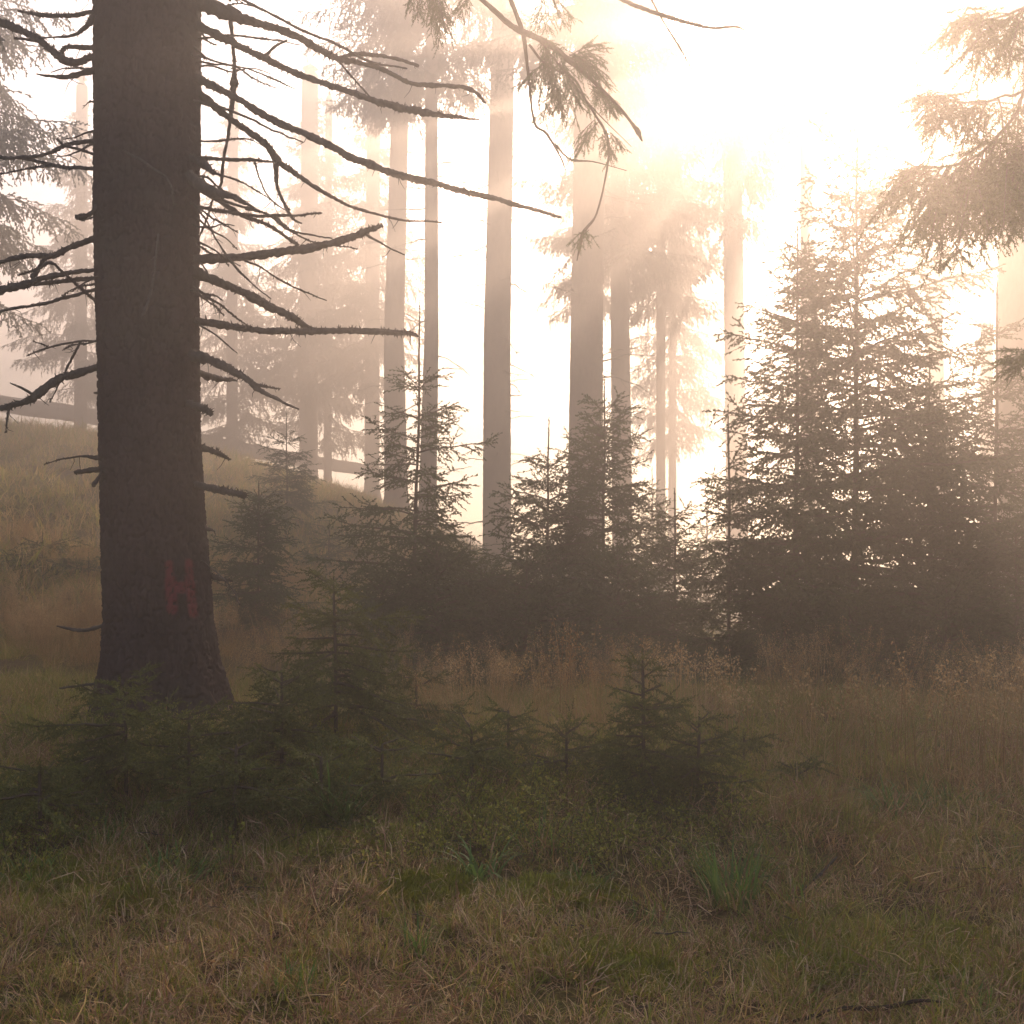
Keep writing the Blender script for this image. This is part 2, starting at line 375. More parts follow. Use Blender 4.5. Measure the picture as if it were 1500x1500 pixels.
# ---------------------------------------------------------------- the near spruce with dead branches
def near_tree():
    D = 7.0
    ctl = [(-700, 150, 286), (-300, 146, 288), (0, 143, 290), (300, 143, 288), (450, 146, 287), (500, 148, 287), (600, 150, 288), (700, 152, 292), (800, 154, 300),
           (900, 157, 307), (970, 153, 316), (1030, 143, 332), (1065, 134, 350), (1095, 118, 372), (1140, 100, 395)]
    Zc = []; C = []; R = []
    for y, a, b in ctl:
        pa, pb = at(a, y, D), at(b, y, D); Zc.append(pa[2]); C.append((pa[0] + pb[0]) / 2); R.append((pb[0] - pa[0]) / 2)
    Zc, C, R = Zc[::-1], C[::-1], R[::-1]
    base = np.array([C[2], D, float(gz(C[2], D))])
    root = empty('spruce_tree', base, 'thick dark spruce in the left foreground with bare dead branches and a red paint mark', 'tree')
    top = 17.5
    zs = np.concatenate([np.linspace(Zc[0], 4.9, 560), np.linspace(5.0, top, 40)])
    cx = np.interp(zs, Zc + [top], C + [C[-1] + .1]); rr = np.interp(zs, Zc + [top], R + [.03])
    ns = 210; th = np.arange(ns) / ns * 2 * math.pi
    TH, ZZ = np.meshgrid(th, zs)
    u = TH / (2 * math.pi)
    w1 = (fbm(u * 12, ZZ * 3, 3, 2) - .45) * 1.6
    d1, d2 = worley(u * 62 + w1, ZZ * 11 + fbm(u * 30, ZZ * 6, 2, 8) * 1.5, 3, None)
    crack = np.clip((d2 - d1) / .28, 0, 1)
    e1, e2 = worley(u * 104 + w1 * 2, ZZ * 30, 13, None)
    fine = np.clip((e2 - e1) / .3, 0, 1)
    seam = sstep(0, .03, u) * sstep(0, .03, 1 - u)
    disp = .017 * crack + .009 * fine + .016 * (fbm(u * 60, ZZ * 14, 3, 30) - .45) + .012 * (fbm(u * 9, ZZ * 1.5, 3, 40) - .45)
    flare = 1 + .10 * np.sin(TH * 5 + .6) * sstep(1.1, .3, ZZ)
    rad = rr[:, None] * flare - .012 + disp * seam
    X = cx[:, None] - rad * np.sin(TH); Y = D + rad * np.cos(TH)
    V = np.stack([X - base[0], Y - base[1], ZZ - base[2]], -1)
    nz = len(zs); i = np.arange(nz - 1)[:, None] * ns; j = np.arange(ns)[None]; k = (j + 1) % ns
    mb = MB(); mb.add(V.reshape(-1, 3), np.stack([i + j, i + k, i + k + ns, i + j + ns], -1).reshape(-1, 4))
    tr = mb.build('trunk', [M_bark], root)
    pa_ = tr.data.attributes.new('plate', 'FLOAT', 'POINT'); pa_.data.foreach_set('value', (np.clip(crack * .75 + fine * .35, 0, 1) * seam).astype(np.float32).ravel())
    # faded red paint mark (two uprights and a bar), stored as a surface mask
    px = 750 + (X / Y) * F; py = 800 - (ZZ - CAMZ) / Y * F
    def st(x0, y0, x1, y1, w):
        t_ = np.clip(((px - x0) * (x1 - x0) + (py - y0) * (y1 - y0)) / ((x1 - x0) ** 2 + (y1 - y0) ** 2), 0, 1)
        return np.clip(1 - (np.hypot(px - x0 - t_ * (x1 - x0), py - y0 - t_ * (y1 - y0)) - w) / 4.0, 0, 1)
    mk = np.maximum.reduce([st(248, 826, 250, 850, 3.5), st(250, 850, 253, 892, 6), st(277, 824, 279, 850, 3.5), st(279, 850, 284, 898, 4.5), st(252, 858, 268, 861, 6), st(268, 861, 280, 852, 4)])
    mk = mk * (np.cos(TH) < 0) * np.clip((crack * .5 + fine * .5 + fbm(u * 120, ZZ * 30, 2, 77)) * 2.2 - 1.15, 0, 1) * .62
    at_ = tr.data.attributes.new('paint', 'FLOAT', 'POINT'); at_.data.foreach_set('value', mk.astype(np.float32).ravel())

    rng = np.random.default_rng(5)
    W = {}
    # traced dead branches: ([(x, y, width px), ...], depth change towards the tip)
    BR = [
        ([(270, -8, 26), (345, 24, 17), (390, 38, 11), (430, 51, 12), (470, 73, 9), (495, 86, 9), (520, 91, 7), (560, 102, 7), (600, 122, 6), (640, 125, 6), (688, 130, 6), (712, 151, 3)], .9),
        ([(340, -8, 4), (420, 32, 4), (450, 47, 4), (500, 68, 4), (545, 92, 4), (596, 100, 2)], .6),
        ([(270, 30, 15), (335, 60, 11), (385, 84, 9), (440, 110, 9), (500, 130, 8), (550, 148, 9), (580, 156, 11), (625, 165, 9), (660, 171, 6), (703, 175, 2)], .3),
        ([(270, 104, 14), (340, 141, 10), (400, 175, 10), (460, 202, 10), (520, 232, 10), (570, 252, 10), (620, 265, 9), (680, 280, 8), (740, 295, 7), (800, 312, 5), (822, 318, 2)], -.3),
        ([(270, 122, 14), (340, 175, 9), (385, 207, 10), (405, 234, 11), (440, 260, 6), (480, 285, 5), (520, 305, 4), (580, 320, 3), (648, 326, 2)], .8),
        ([(275, 145, 5), (345, 165, 4), (400, 190, 3), (443, 208, 2)], -.3),
        ([(270, 231, 6), (360, 234, 5), (405, 237, 2)], .3),
        ([(275, 228, 9), (300, 240, 8), (312, 254, 6)], -.4),
        ([(265, 252, 18), (305, 277, 14), (330, 286, 9), (345, 290, 8), (373, 304, 2)], -.5),
        ([(270, 264, 9), (330, 300, 7), (360, 318, 6), (395, 331, 5), (430, 355, 5), (437, 359, 2)], .5),
        ([(280, 272, 4), (330, 295, 4), (390, 313, 3), (415, 330, 6), (435, 341, 3), (487, 349, 2)], -.2),
        ([(360, 305, 3), (400, 318, 3), (425, 337, 3), (460, 355, 2), (522, 364, 1.5)], -.1),
        ([(270, 300, 6), (350, 313, 5), (420, 316, 4), (472, 312, 2)], .4),
        ([(270, 380, 14), (340, 378, 12), (390, 372, 12), (440, 365, 11), (490, 355, 10), (525, 343, 10), (545, 335, 8), (560, 329, 4)], .2),
        ([(270, 392, 17), (310, 409, 12), (345, 424, 10), (370, 435, 12), (400, 451, 11), (425, 463, 11), (445, 478, 7), (462, 483, 4)], .35),
        ([(270, 466, 11), (340, 478, 9), (390, 485, 9), (440, 485, 10), (500, 484, 10), (560, 486, 8), (600, 488, 7), (613, 492, 3)], .3),
        ([(270, 518, 18), (310, 528, 13), (345, 545, 10), (365, 558, 9), (380, 572, 7), (405, 585, 5), (437, 600, 2)], -.4),
        ([(270, 543, 12), (315, 553, 9), (347, 557, 2)], .5),
        ([(265, 586, 11), (300, 600, 9), (309, 606, 6)], -.3),
        ([(270, 648, 9), (315, 662, 8), (338, 673, 2)], .3),
        ([(275, 708, 11), (325, 718, 10), (357, 724, 8)], -.2),
        ([(280, 764, 9), (300, 773, 7), (314, 779, 1.5)], .2),
        ([(285, 832, 7), (303, 840, 7), (320, 848, 7), (341, 852, 2)], .2),
        ([(290, 820, 2.5), (305, 828, 2), (325, 845, 2), (342, 865, 1.6), (351, 886, 2)], -.5),
        ([(285, 378, 2.5), (300, 392, 2.5), (312, 418, 1.5)], -.2),
        ([(350, 378, 3), (380, 390, 2.5), (420, 415, 2.5), (478, 441, 1.5)], .3),
        ([(280, 296, 3), (300, 320, 2.5), (320, 355, 2.5), (345, 392, 3.5), (370, 415, 2), (397, 438, 1.5)], -.3),
        ([(270, 58, 4), (340, 52, 3), (400, 58, 2.5), (440, 66, 1.5)], .3),
        ([(275, 62, 4), (300, 82, 3), (325, 92, 2.5), (360, 100, 2.2), (400, 116, 2), (432, 131, 1.2)], -.3),
        ([(288, 20, 4), (300, 55, 3), (316, 66, 2)], .2),
        # left side
        ([(165, 10, 8), (140, 16, 7), (105, 23, 6), (60, 22, 5), (27, 17, 2.5)], .3),
        ([(165, 5, 16), (140, 22, 12), (122, 42, 6), (105, 52, 4), (55, 56, 2)], -.3),
        ([(165, 84, 9), (143, 81, 9), (130, 84, 10), (112, 91, 10), (92, 86, 11), (75, 72, 10), (55, 58, 10), (35, 47, 9), (15, 37, 12), (0, 33, 11), (-40, 15, 9), (-90, 5, 5)], .3),
        ([(160, 71, 7), (120, 69, 7), (100, 68, 6), (88, 82, 5)], .3),
        ([(165, 94, 10), (143, 101, 9), (105, 112, 7), (80, 112, 5), (53, 109, 1.5)], -.3),
        ([(165, 200, 7), (143, 205, 6), (100, 212, 6), (70, 225, 5), (30, 231, 5), (0, 230, 5), (-40, 226, 3)], .4),
        ([(165, 238, 5), (143, 229, 4), (115, 218, 4), (95, 213, 4), (83, 204, 3)], .0),
        ([(165, 249, 6), (143, 247, 6), (110, 246, 5), (80, 243, 5), (40, 233, 4), (15, 231, 3)], .4),
        ([(160, 290, 5), (143, 297, 5), (138, 308, 6), (125, 316, 7), (113, 319, 8)], -.3),
        ([(165, 338, 10), (143, 347, 9), (110, 360, 8), (75, 375, 8), (40, 374, 8), (0, 385, 6), (-40, 394, 4)], .2),
        ([(165, 393, 7), (145, 394, 6), (105, 398, 7), (60, 408, 8), (35, 418, 11), (0, 425, 11), (-40, 440, 8)], .3),
        ([(165, 406, 7), (145, 407, 6), (100, 411, 6), (45, 417, 6)], .3),
        ([(165, 460, 4), (145, 445, 4), (120, 424, 4), (90, 398, 4), (73, 385, 5), (55, 395, 4), (25, 403, 1.8)], -.3),
        ([(165, 417, 6), (145, 422, 5), (90, 437, 5), (50, 447, 4), (0, 456, 4), (-40, 464, 3)], .3),
        ([(165, 500, 4), (147, 500, 3), (120, 500, 3), (80, 507, 3), (40, 521, 1.2)], .2),
        ([(165, 532, 11), (148, 537, 9), (110, 548, 11), (85, 555, 11), (65, 570, 12), (45, 585, 11), (20, 593, 8), (0, 597, 8), (-30, 590, 5)], -.5),
        ([(165, 577, 7), (150, 577, 6), (138, 576, 3)], 0),
        ([(165, 668, 11), (150, 670, 10), (140, 671, 7), (120, 669, 3), (90, 673, 2), (65, 680, 1.3)], .1),
        ([(165, 684, 9), (150, 687, 8), (130, 690, 7), (110, 692, 5)], .2),
        ([(160, 680, 6), (148, 694, 5), (137, 712, 6)], -.3),
        ([(175, 910, 7), (157, 915, 6), (120, 923, 6), (83, 916, 1.5)], .2),
        ([(170, 995, 5), (150, 999, 4), (87, 1008, 2.5)], .2),
        # two branches reaching towards the viewer across the bark
        ([(150, 205, 4), (200, 232, 3.5), (245, 262, 3), (254, 300, 2)], -.9),
        ([(240, 300, 3), (232, 340, 3), (226, 400, 3), (214, 450, 4), (208, 466, 3)], -.8),
    ]
    r7 = np.random.default_rng(70)
    for k in range(26):
        sgn = 1 if k % 3 else -1; x0 = 275 if sgn > 0 else 160; y0 = r7.uniform(-10, 500); ln = r7.uniform(40, 150) * (1 if sgn > 0 else .6); sl_ = r7.uniform(.0, .75) * (1 if sgn > 0 else .6)
        q = [(x0, y0, 3.6)]; cx_, cy2 = x0, y0
        for t_ in range(4):
            cx_ += sgn * ln / 4 * r7.uniform(.7, 1.2); cy2 += ln / 4 * (sl_ + r7.normal(0, .18)); q.append((cx_, cy2, [3, 2.6, 2, 1.1][t_]))
        BR.append((q, r7.uniform(-.6, .6)))
    SUB = {0: [[(495, 85, 6), (525, 79, 6), (570, 84, 5), (613, 97, 4)], [(497, 90, 3), (515, 112, 3), (547, 148, 2)],
               [(338, 25, 6), (342, 70, 5), (343, 108, 6), (343, 122, 12), (342, 135, 7), (335, 190, 5), (328, 230, 4), (323, 270, 4), (310, 300, 3), (300, 330, 3), (288, 356, 2)]],
           2: [[(390, 84, 5), (400, 70, 4), (420, 58, 3)]],
           4: [[(405, 240, 9), (404, 256, 7), (406, 275, 4), (418, 300, 5), (430, 320, 4), (443, 328, 1.5)]],
           6: [[(373, 236, 2.4), (380, 262, 2), (395, 290, 2), (426, 314, 1.5)]],
           13: [[(535, 342, 4), (560, 357, 3), (594, 373, 1.5)]],
           16: [[(366, 560, 6), (385, 566, 4), (408, 569, 1.5)]],
           32: [[(20, 55, 4), (55, 60, 5)], ],
           37: [[(80, 243, 4), (40, 247, 3), (-5, 257, 2)]],
           40: [[(48, 408, 9), (60, 388, 6), (68, 377, 6)]],
           44: [[(118, 500, 3.4), (95, 545, 3), (74, 587, 1.2)], [(70, 508, 2), (50, 500, 1.2)]],
           45: [[(13, 597, 4), (10, 612, 3), (8, 632, 1.2)], [(50, 580, 4), (30, 567, 3), (15, 561, 1.5)]],
           20: [[(315, 717, 4), (330, 726, 1.2)]]}

    def line(pts, dz, d0=D):
        n = len(pts); x0 = pts[0][0]; tot = max(abs(pts[-1][0] - x0) + abs(pts[-1][1] - pts[0][1]), 1)
        P = []; R_ = []
        for q, (x, y, w) in enumerate(pts):
            f = (abs(x - x0) + abs(y - pts[0][1])) / tot; d = d0 + dz * f - .05
            P.append(at(x, y, d) - base); R_.append(w / 2 / F * d)
        return np.array(P), np.array(R_)

    def limb(pts, dz, d0=D, spikes=True):
        mb = MB(); P, R_ = line(pts, dz, d0)
        L = np.linalg.norm(np.diff(P, axis=0), axis=1).sum()
        C_, r_ = catmull(P, R_, max(8, int(L / .012)))
        C_ = C_ + np.stack([(fbm(np.arange(len(C_)) * .12, np.full(len(C_), rng.uniform(0, 99)), 3) - .45) * .016 for _ in range(3)], -1)
        r_ = 1.08 * r_ * (1 + .6 * (fbm(np.arange(len(C_)) * .25, np.full(len(C_), rng.uniform(0, 99)), 2, 5) - .38))
        tube(mb, C_, r_, 7, rag=.24, rng=rng)
        if spikes:
            # lichen and bark flakes standing off the branch
            n = int(L * 420); q = rng.integers(0, len(C_), n)
            clump = fbm(q * .06, np.zeros(n) + rng.uniform(0, 50), 2, 9)
            q = q[clump > .42]; n = len(q)
            d = nrm(rng.normal(0, 1, (n, 3)) * [1, 1, 1.2] + [0, 0, .3]); ln = rng.uniform(.006, .024, n)[:, None] * np.clip(r_[q] / .012, .5, 1.3)[:, None]
            b = C_[q] + d * r_[q][:, None] * .7; sd = nrm(np.cross(d, rng.normal(0, 1, (n, 3)))) * rng.uniform(.003, .008, n)[:, None]
            V = np.stack([b - sd, b + sd, b + d * ln + sd * .5], 1).reshape(-1, 3)
            mb.add(V, np.arange(n * 3).reshape(-1, 3))
            # thin side twigs
            for k in range(int(L * rng.uniform(5.0, 9.0))):
                i0 = rng.integers(len(C_) // 8, len(C_)); o_ = C_[i0]; ll = rng.uniform(.02, .15) * rng.uniform(.4, 1)
                dd = nrm(np.array([rng.normal(0, .6), rng.normal(0, .5), -rng.uniform(.1, 1.1)])); e = o_ + dd * ll * .5 + rng.normal(0, .008, 3)
                tube(mb, [o_, e, o_ + dd * ll], [.0028, .0022, .001], 3)
        return mb

    for bi, (pts, dz) in enumerate(BR):
        b = limb(pts, dz).build('branch', [M_dead], root)
        for sb in SUB.get(bi, []):
            f = (abs(sb[0][0] - pts[0][0]) + abs(sb[0][1] - pts[0][1])) / max(1, abs(pts[-1][0] - pts[0][0]) + abs(pts[-1][1] - pts[0][1]))
            limb(sb, dz * .2, D + dz * f).build('twig', [M_dead], b)
    # live branch of the same tree drooping in from above
    lb = MB(); S = ([], [], [])
    DQ = 7.3
    o0 = np.array([C[-1], D, 5.9]) - base
    lines = [([(690, -14, 7), (740, 30, 8), (762, 45, 9), (800, 62, 9), (835, 90, 8), (870, 120, 6), (905, 155, 4), (928, 184, 5), (934, 192, 9), (941, 207, 2)], 1),
             ([(742, -20, 6), (750, 5, 6), (765, 45, 7), (770, 75, 6), (775, 120, 4), (783, 180, 4), (800, 195, 4), (820, 228, 3), (829, 250, 1.5)], 0),
             ([(775, 65, 4), (800, 95, 3), (840, 115, 4), (860, 150, 3), (885, 190, 4), (892, 220, 4), (885, 270, 3), (873, 315, 3), (855, 340, 6), (850, 360, 5), (845, 382, 1.5)], 0),
             ([(896, -8, 6), (930, 8, 6), (970, 22, 6), (1010, 34, 5), (1045, 41, 4), (1078, 39, 3), (1095, 47, 1)], 0),
             ([(940, -30, 3), (965, 20, 2.5), (990, 60, 2.5), (1014, 102, 1.5)], 0),
             ([(812, 210, 4), (826, 226, 3), (840, 235, 4), (870, 237, 2), (918, 250, 1)], 0),
             ([(760, 40, 4), (790, 60, 3), (830, 110, 3), (870, 160, 2), (925, 215, 1)], 0)]
    for pts, _ in lines:
        P = np.array([at(x, y, DQ + .0012 * (y - 100)) - base for x, y, w in pts]); R_ = np.array([w / 2 / F * DQ for *_, w in pts])
        if _: P = np.vstack([o0, (o0 + P[0]) / 2 + [0, 0, .12], P]); R_ = np.concatenate([[.03, .022], R_])
        C_, r_ = catmull(P, R_, 70); tube(lb, C_, r_, 6, 1, .15, rng)
    P_ = at(742, -20, DQ) - base; C_, r_ = catmull([o0 + [0, 0, .2], (o0 + P_) / 2 + [0, .1, .35], P_], [.025, .018, .013], 20); tube(lb, C_, r_, 6, 1)
    def spray(x0, y0, x1, y1, n=5, l=.16, spreadpx=20):
        for k in range(n):
            a = at(x0 + rng.normal(0, 4), y0 + rng.normal(0, 4), DQ + rng.normal(0, .05)) - base
            b_ = at(x1 + rng.normal(0, spreadpx), y1 + rng.normal(0, spreadpx * .6), DQ + rng.normal(0, .15)) - base
            path, _r = catmull([a, (a + b_) / 2 + [0, 0, .02], b_], [1, 1, 1], 8)
            S_l = np.linalg.norm(b_ - a)
            branch_shoots(S, path, rng, sp=.06, ls=.045, hang=.45, ratio=.4, bare=.1, ang=.7, lmax=.14, dens=.85)
            tube(lb, path, np.linspace(.003, .0015, 8), 3, 1)
    spray(800, 62, 825, 165, 6); spray(820, 90, 840, 160, 5); spray(840, 85, 890, 110, 6, spreadpx=14); spray(790, 100, 780, 130, 3, spreadpx=10)
    spray(865, 125, 900, 165, 5, spreadpx=12); spray(885, 190, 895, 225, 4, spreadpx=8); spray(870, 180, 858, 225, 3, spreadpx=10)
    spray(857, 338, 848, 360, 3, spreadpx=6); spray(835, 88, 870, 75, 4, spreadpx=14); spray(790, 60, 830, 80, 3, spreadpx=10)
    spray(640, -20, 650, 60, 6, spreadpx=22); spray(610, -20, 620, 25, 4, spreadpx=14); spray(690, -10, 672, 20, 3, spreadpx=10); spray(800, -15, 815, 30, 5, spreadpx=20)
    for (xx, yy) in ((640, -20), (610, -20), (800, -15)):
        P_ = at(xx, yy, DQ) - base; C_, r_ = catmull([o0 + [0, 0, .1], (o0 + P_) / 2 + [0, .1, .2], P_], [.02, .012, .006], 16); tube(lb, C_, r_, 5, 1)
    place_shoots(lb, *S, .011, PROTO_NEAR, rng)
    lbo = lb.build('live_branch', [M_needle, M_twig], root); lbo['label'] = 'green needled branch drooping in from above'
    # upper crown, above the frame
    cr = MB(); S = ([], [], [])
    for z in np.arange(6.3, 17, .8):
        for k in range(4):
            Lb = 2.0 * (17.6 - z) / 11 + .4; pth = gpath((C[-1] - base[0], 0, z - base[2]), rng.uniform(0, 6.28), -.15, Lb, (-.5, .4), rng)
            branch_shoots(S, pth, rng, sp=.26, ls=.28, hang=.6, ratio=.35, bare=.15); tube(cr, pth, np.linspace(.03, .006, len(pth)), 4, 1)
    place_shoots(cr, *S, .06, PROTO_FAR, rng)
    cr.build('crown', [M_needle_far, M_twig], root)


PROTO_NEAR = [shoot_proto(17, s, .10, .11) for s in range(4)]
PROTO_MID = [shoot_proto(7, 20 + s, .12, .30) for s in range(4)]
PROTO_FAR = [shoot_proto(6, 40 + s, .10, .36) for s in range(4)]
near_tree()


# ---------------------------------------------------------------- tall spruces
def stick_mesh(seed):
    r = np.random.default_rng(seed); mb = MB(); L = 1.0
    pth = gpath((0, 0, 0), 0, r.uniform(-.3, .15), L, (r.uniform(-.5, .1), r.uniform(-.2, .4)), r, 9, .08)
    tube(mb, pth, np.linspace(.017, .006, 10) * r.uniform(.8, 1.3, 10), 5)
    for k in range(r.integers(3, 7)):
        i = r.integers(2, 9); p2 = gpath(pth[i], r.normal(0, .7), r.uniform(-.9, .2), r.uniform(.15, .45), (0, 0), r, 3); tube(mb, p2, np.linspace(.006, .002, 4), 3)
    for k in range(r.integers(1, 5)):   # lichen clumps
        i = r.integers(2, 9); c = pth[i]; n = 14
        d = nrm(r.normal(0, 1, (n, 3)) - [0, 0, .6]) * r.uniform(.02, .06, (n, 1)); s_ = nrm(np.cross(d, r.normal(0, 1, (n, 3)))) * .01
        mb.add((np.stack([c - s_, c + s_, c + d], 1)).reshape(-1, 3), np.arange(3 * n).reshape(-1, 3))
    return mb.mesh('dead_branch', [M_dead])


STICKS = [stick_mesh(100 + k) for k in range(7)]


def crown_mesh(seed, z0, z1, R, el=-.1, hang=.8, dens=1.0, step=.5, ex=.8):
    r = np.random.default_rng(seed); mb = MB(); S = ([], [], [])
    for z in np.arange(z0, z1, step):
        f = (z1 - z) / (z1 - z0); Lb0 = R * (f ** ex) * (.65 + .35 * min(1, (1 - f) * 5)) + .25
        for k in range(5):
            if r.uniform() > dens: continue
            Lb = Lb0 * r.uniform(.65, 1.15)
            pth = gpath((0, 0, z + r.uniform(-.2, .2)), r.uniform(0, 6.283), el + .5 * (1 - f) * (1 - f), Lb, (-.7, .6), r, wob=.12)
            tube(mb, pth, np.linspace(.024, .005, len(pth)) * (.4 + .6 * f), 4, 1)
            branch_shoots(S, pth, r, sp=.19, ls=.2, hang=hang, ratio=.40, bare=.12, lmax=1.1)
    S[0].append(np.array([[0, 0, z1]])); S[1].append(np.array([[0, 0, 1.]])); S[2].append(np.array([.5]))
    place_shoots(mb, *S, .055, PROTO_FAR, r)
    return mb.mesh('crown', [M_needle_far, M_twig], False)


CR_LOW = [crown_mesh(1, 6.6, 17.0, 2.8), crown_mesh(2, 5.2, 17.0, 3.0)]
CR_WIDE = crown_mesh(5, 10.6, 18.7, 3.3, dens=1.0, step=.42, ex=.4)  # broad dense top, shaped to shade the near haze
CR_HIGH = crown_mesh(3, 10.8, 17.5, 2.2)


def tall_tree(name, label, pts, D, crown, crown_z=0.0, sticks=(0, 0), seed=0, crown_s=(1, 1, 1), H=18.5, group='tall spruces standing in the mist', fine=True):
    """pts: [(x, y, width px)] of the trunk seen in the photo, top first"""
    r = np.random.default_rng(seed)
    pts = sorted(pts, key=lambda p: -p[1])
    X = []; Z = []; R = []
    for x, y, w in pts:
        p = at(x, y, D); X.append(p[0]); Z.append(p[2]); R.append(w / 2 / F * D)
    g = float(gz(X[0], D)); base = np.array([X[0], D, g])
    slope = (X[-1] - X[0]) / max(.1, Z[-1] - Z[0])
    # extend down to the ground and up to the top
    X = [X[0] - slope * (Z[0] - g + .3)] + X + [X[-1] + slope * 1.0, X[-1] + slope * 2.0]; base[0] = X[0]
    Zl = [g - .3] + Z + [Z[-1] + 2.5, H]; R = [R[0] * 1.22] + R + [R[-1] * .9, .02]
    if Zl[1] - Zl[0] > 1.0: X.insert(1, X[0] + slope * .8); Zl.insert(1, Zl[0] + .8); R.insert(1, R[1] * 1.05)
    root = empty(name, base, label, 'tree', group)
    zs = np.concatenate([np.linspace(g - .3, max(Z[-1], 8), 260 if fine else 60), np.linspace(max(Z[-1], 8) + .2, H, 14)])
    cx = np.interp(zs, Zl, X); rr = np.interp(zs, Zl, R)
    ns = 40 if fine else 16; th = np.arange(ns) / ns * 2 * math.pi; TH, ZZ = np.meshgrid(th, zs)
    u = TH / 6.2832
    d1, d2 = worley(u * 22 + fbm(u * 8, ZZ * 2, 2, seed), ZZ * 7, seed + 1)
    rad = rr[:, None] * (1 + .05 * np.clip((d2 - d1) / .3, 0, 1) + .05 * (fbm(u * 30, ZZ * 9, 2, seed) - .45) + .03 * (fbm(u * 5 + 3, ZZ * 2.2, 3, seed) - .45)) * (1 + .25 * sstep(g + .7, g, ZZ)) - rr[:, None] * .03
    V = np.stack([cx[:, None] + rad * np.sin(TH) - base[0], -rad * np.cos(TH), ZZ - g], -1)
    nz = len(zs); i = np.arange(nz - 1)[:, None] * ns; j = np.arange(ns)[None]; k = (j + 1) % ns
    mb = MB(); mb.add(V.reshape(-1, 3), np.stack([i + j, i + k, i + k + ns, i + j + ns], -1).reshape(-1, 4)); mb.build('trunk', [M_bark2], root)
    if crown is not None:
        c = link('crown', crown, root); c.location = (float(np.interp(12, Zl, X)) - base[0], 0, crown_z - g); c.rotation_euler = (0, 0, r.uniform(0, 6.28)); c.scale = crown_s
    n, zmin = sticks
    zmax = CAMZ + D * .47 + .4
    for k in range(n):
        z = r.uniform(zmin, zmax); a = r.choice([0, math.pi]) + r.normal(0, .75)
        rr_ = float(np.interp(z, Zl, R)) * .8; xx = float(np.interp(z, Zl, X)) - base[0]
        s = link('dead_branch', STICKS[r.integers(7)], root, (xx + rr_ * math.cos(a), rr_ * math.sin(a), z - g))
        s.rotation_euler = (r.uniform(-.5, .5), r.uniform(-.2, .35), a); l = r.uniform(.35, 1.25); s.scale = (l, l, l * r.uniform(.7, 1.2))
    return root


tall_tree('spruce_tree', 'slim trunk, left one of the close pair behind the long dead branches', [(590, 0, 24), (577, 500, 29), (581, 780, 36)], 34, CR_HIGH, 2.5, (32, 3.0), 11)
tall_tree('spruce_tree', 'thin trunk with many level dead twigs, right one of the close pair', [(632, 0, 17), (632, 500, 21), (625, 780, 27)], 31, CR_WIDE, 2.6, (44, 3), 12)
tall_tree('spruce_tree', 'pale brown trunk in the centre, crossed by the longest dead branch tip', [(738, 0, 33), (728, 500, 39), (728, 820, 42)], 33, CR_HIGH, 4.0, (56, 2), 13)
tall_tree('spruce_tree', 'broadest misty trunk, rising straight out of the dark young spruce thicket in the middle', [(867, 0, 45), (860, 450, 47), (856, 900, 54)], 27, CR_WIDE, 1.6, (30, 2.5), 14)
tall_tree('spruce_tree', 'pale slim trunk close behind the right edge of the broadest misty trunk', [(905, 0, 25), (908, 450, 27), (911, 720, 29)], 35, CR_WIDE, -1.0, (20, 3), 15, (.95, .95, 1), H=18.5)
tall_tree('spruce_tree', 'very pale trunk at the left edge of the sun glow, foliage around its top', [(1072, 0, 25), (1075, 450, 29), (1079, 700, 31)], 37, CR_WIDE, .6, (14, 3), 16, (.62, .62, 1), H=20)
tall_tree('spruce_tree', 'faint trunk running up into the sun glare behind the big young spruce', [(1183, 0, 21), (1183, 300, 22), (1186, 660, 25)], 37, CR_HIGH, 7.5, (10, 6), 17, (.8, .8, .6), H=20)
tall_tree('spruce_tree', 'faint pale trunk right of the big young spruce top, behind the drooping branches', [(1364, 0, 22), (1364, 300, 23), (1372, 640, 26)], 37, CR_LOW[0], 3.0, (8, 4), 18)
tall_tree('spruce_tree', 'stout hazy trunk at the right edge of the photo behind the slim young spruce', [(1488, 0, 44), (1487, 450, 48), (1490, 900, 52)], 24, CR_LOW[1], 3.2, (8, 3), 19)

far = [(452, 27, 44, 'broad ghostly trunk far behind the hanging dead branches'), (480, 12, 47, 'thinnest ghostly trunk, far back beside the broad ghostly one'), (545, 22, 43, 'ghostly far trunk just left of the close pair of slim trunks'),
       (340, 16, 46, 'ghostly narrow trunk seen just right of the thick foreground trunk'), (118, 18, 45, 'ghostly trunk on the slope just left of the thick foreground trunk'),
       (985, 12, 50, 'ghostly far trunk in the bright mist between the centre and the glow'), (1445, 18, 44, 'ghostly far trunk beside the stout trunk at the right edge')]
for k, (x, w, D, lab) in enumerate(far):
    tall_tree('spruce_tree', lab, [(x + 3, 0, w * .9), (x, 500, w), (x, 700, w)], D, (CR_LOW[k % 2] if x in (452, 118, 545, 985, 340, 480) else None), .5, (8, 3), 40 + k, (1.05, 1.05, 1), fine=False)

tall_tree('spruce_tree', 'faint feathery crown high up behind the broadest misty trunk', [(862, 0, 16), (860, 700, 20)], 43, CR_WIDE, -.6, (0, 3), 56, (.75, .75, 1), H=18.8, fine=False)
tall_tree('spruce_tree', 'hazy crown in the top centre between broadest trunk and sun glow', [(968, 0, 12), (968, 700, 14)], 40, CR_WIDE, -1.2, (0, 3), 57, (.8, .8, 1), H=18.5, fine=False)
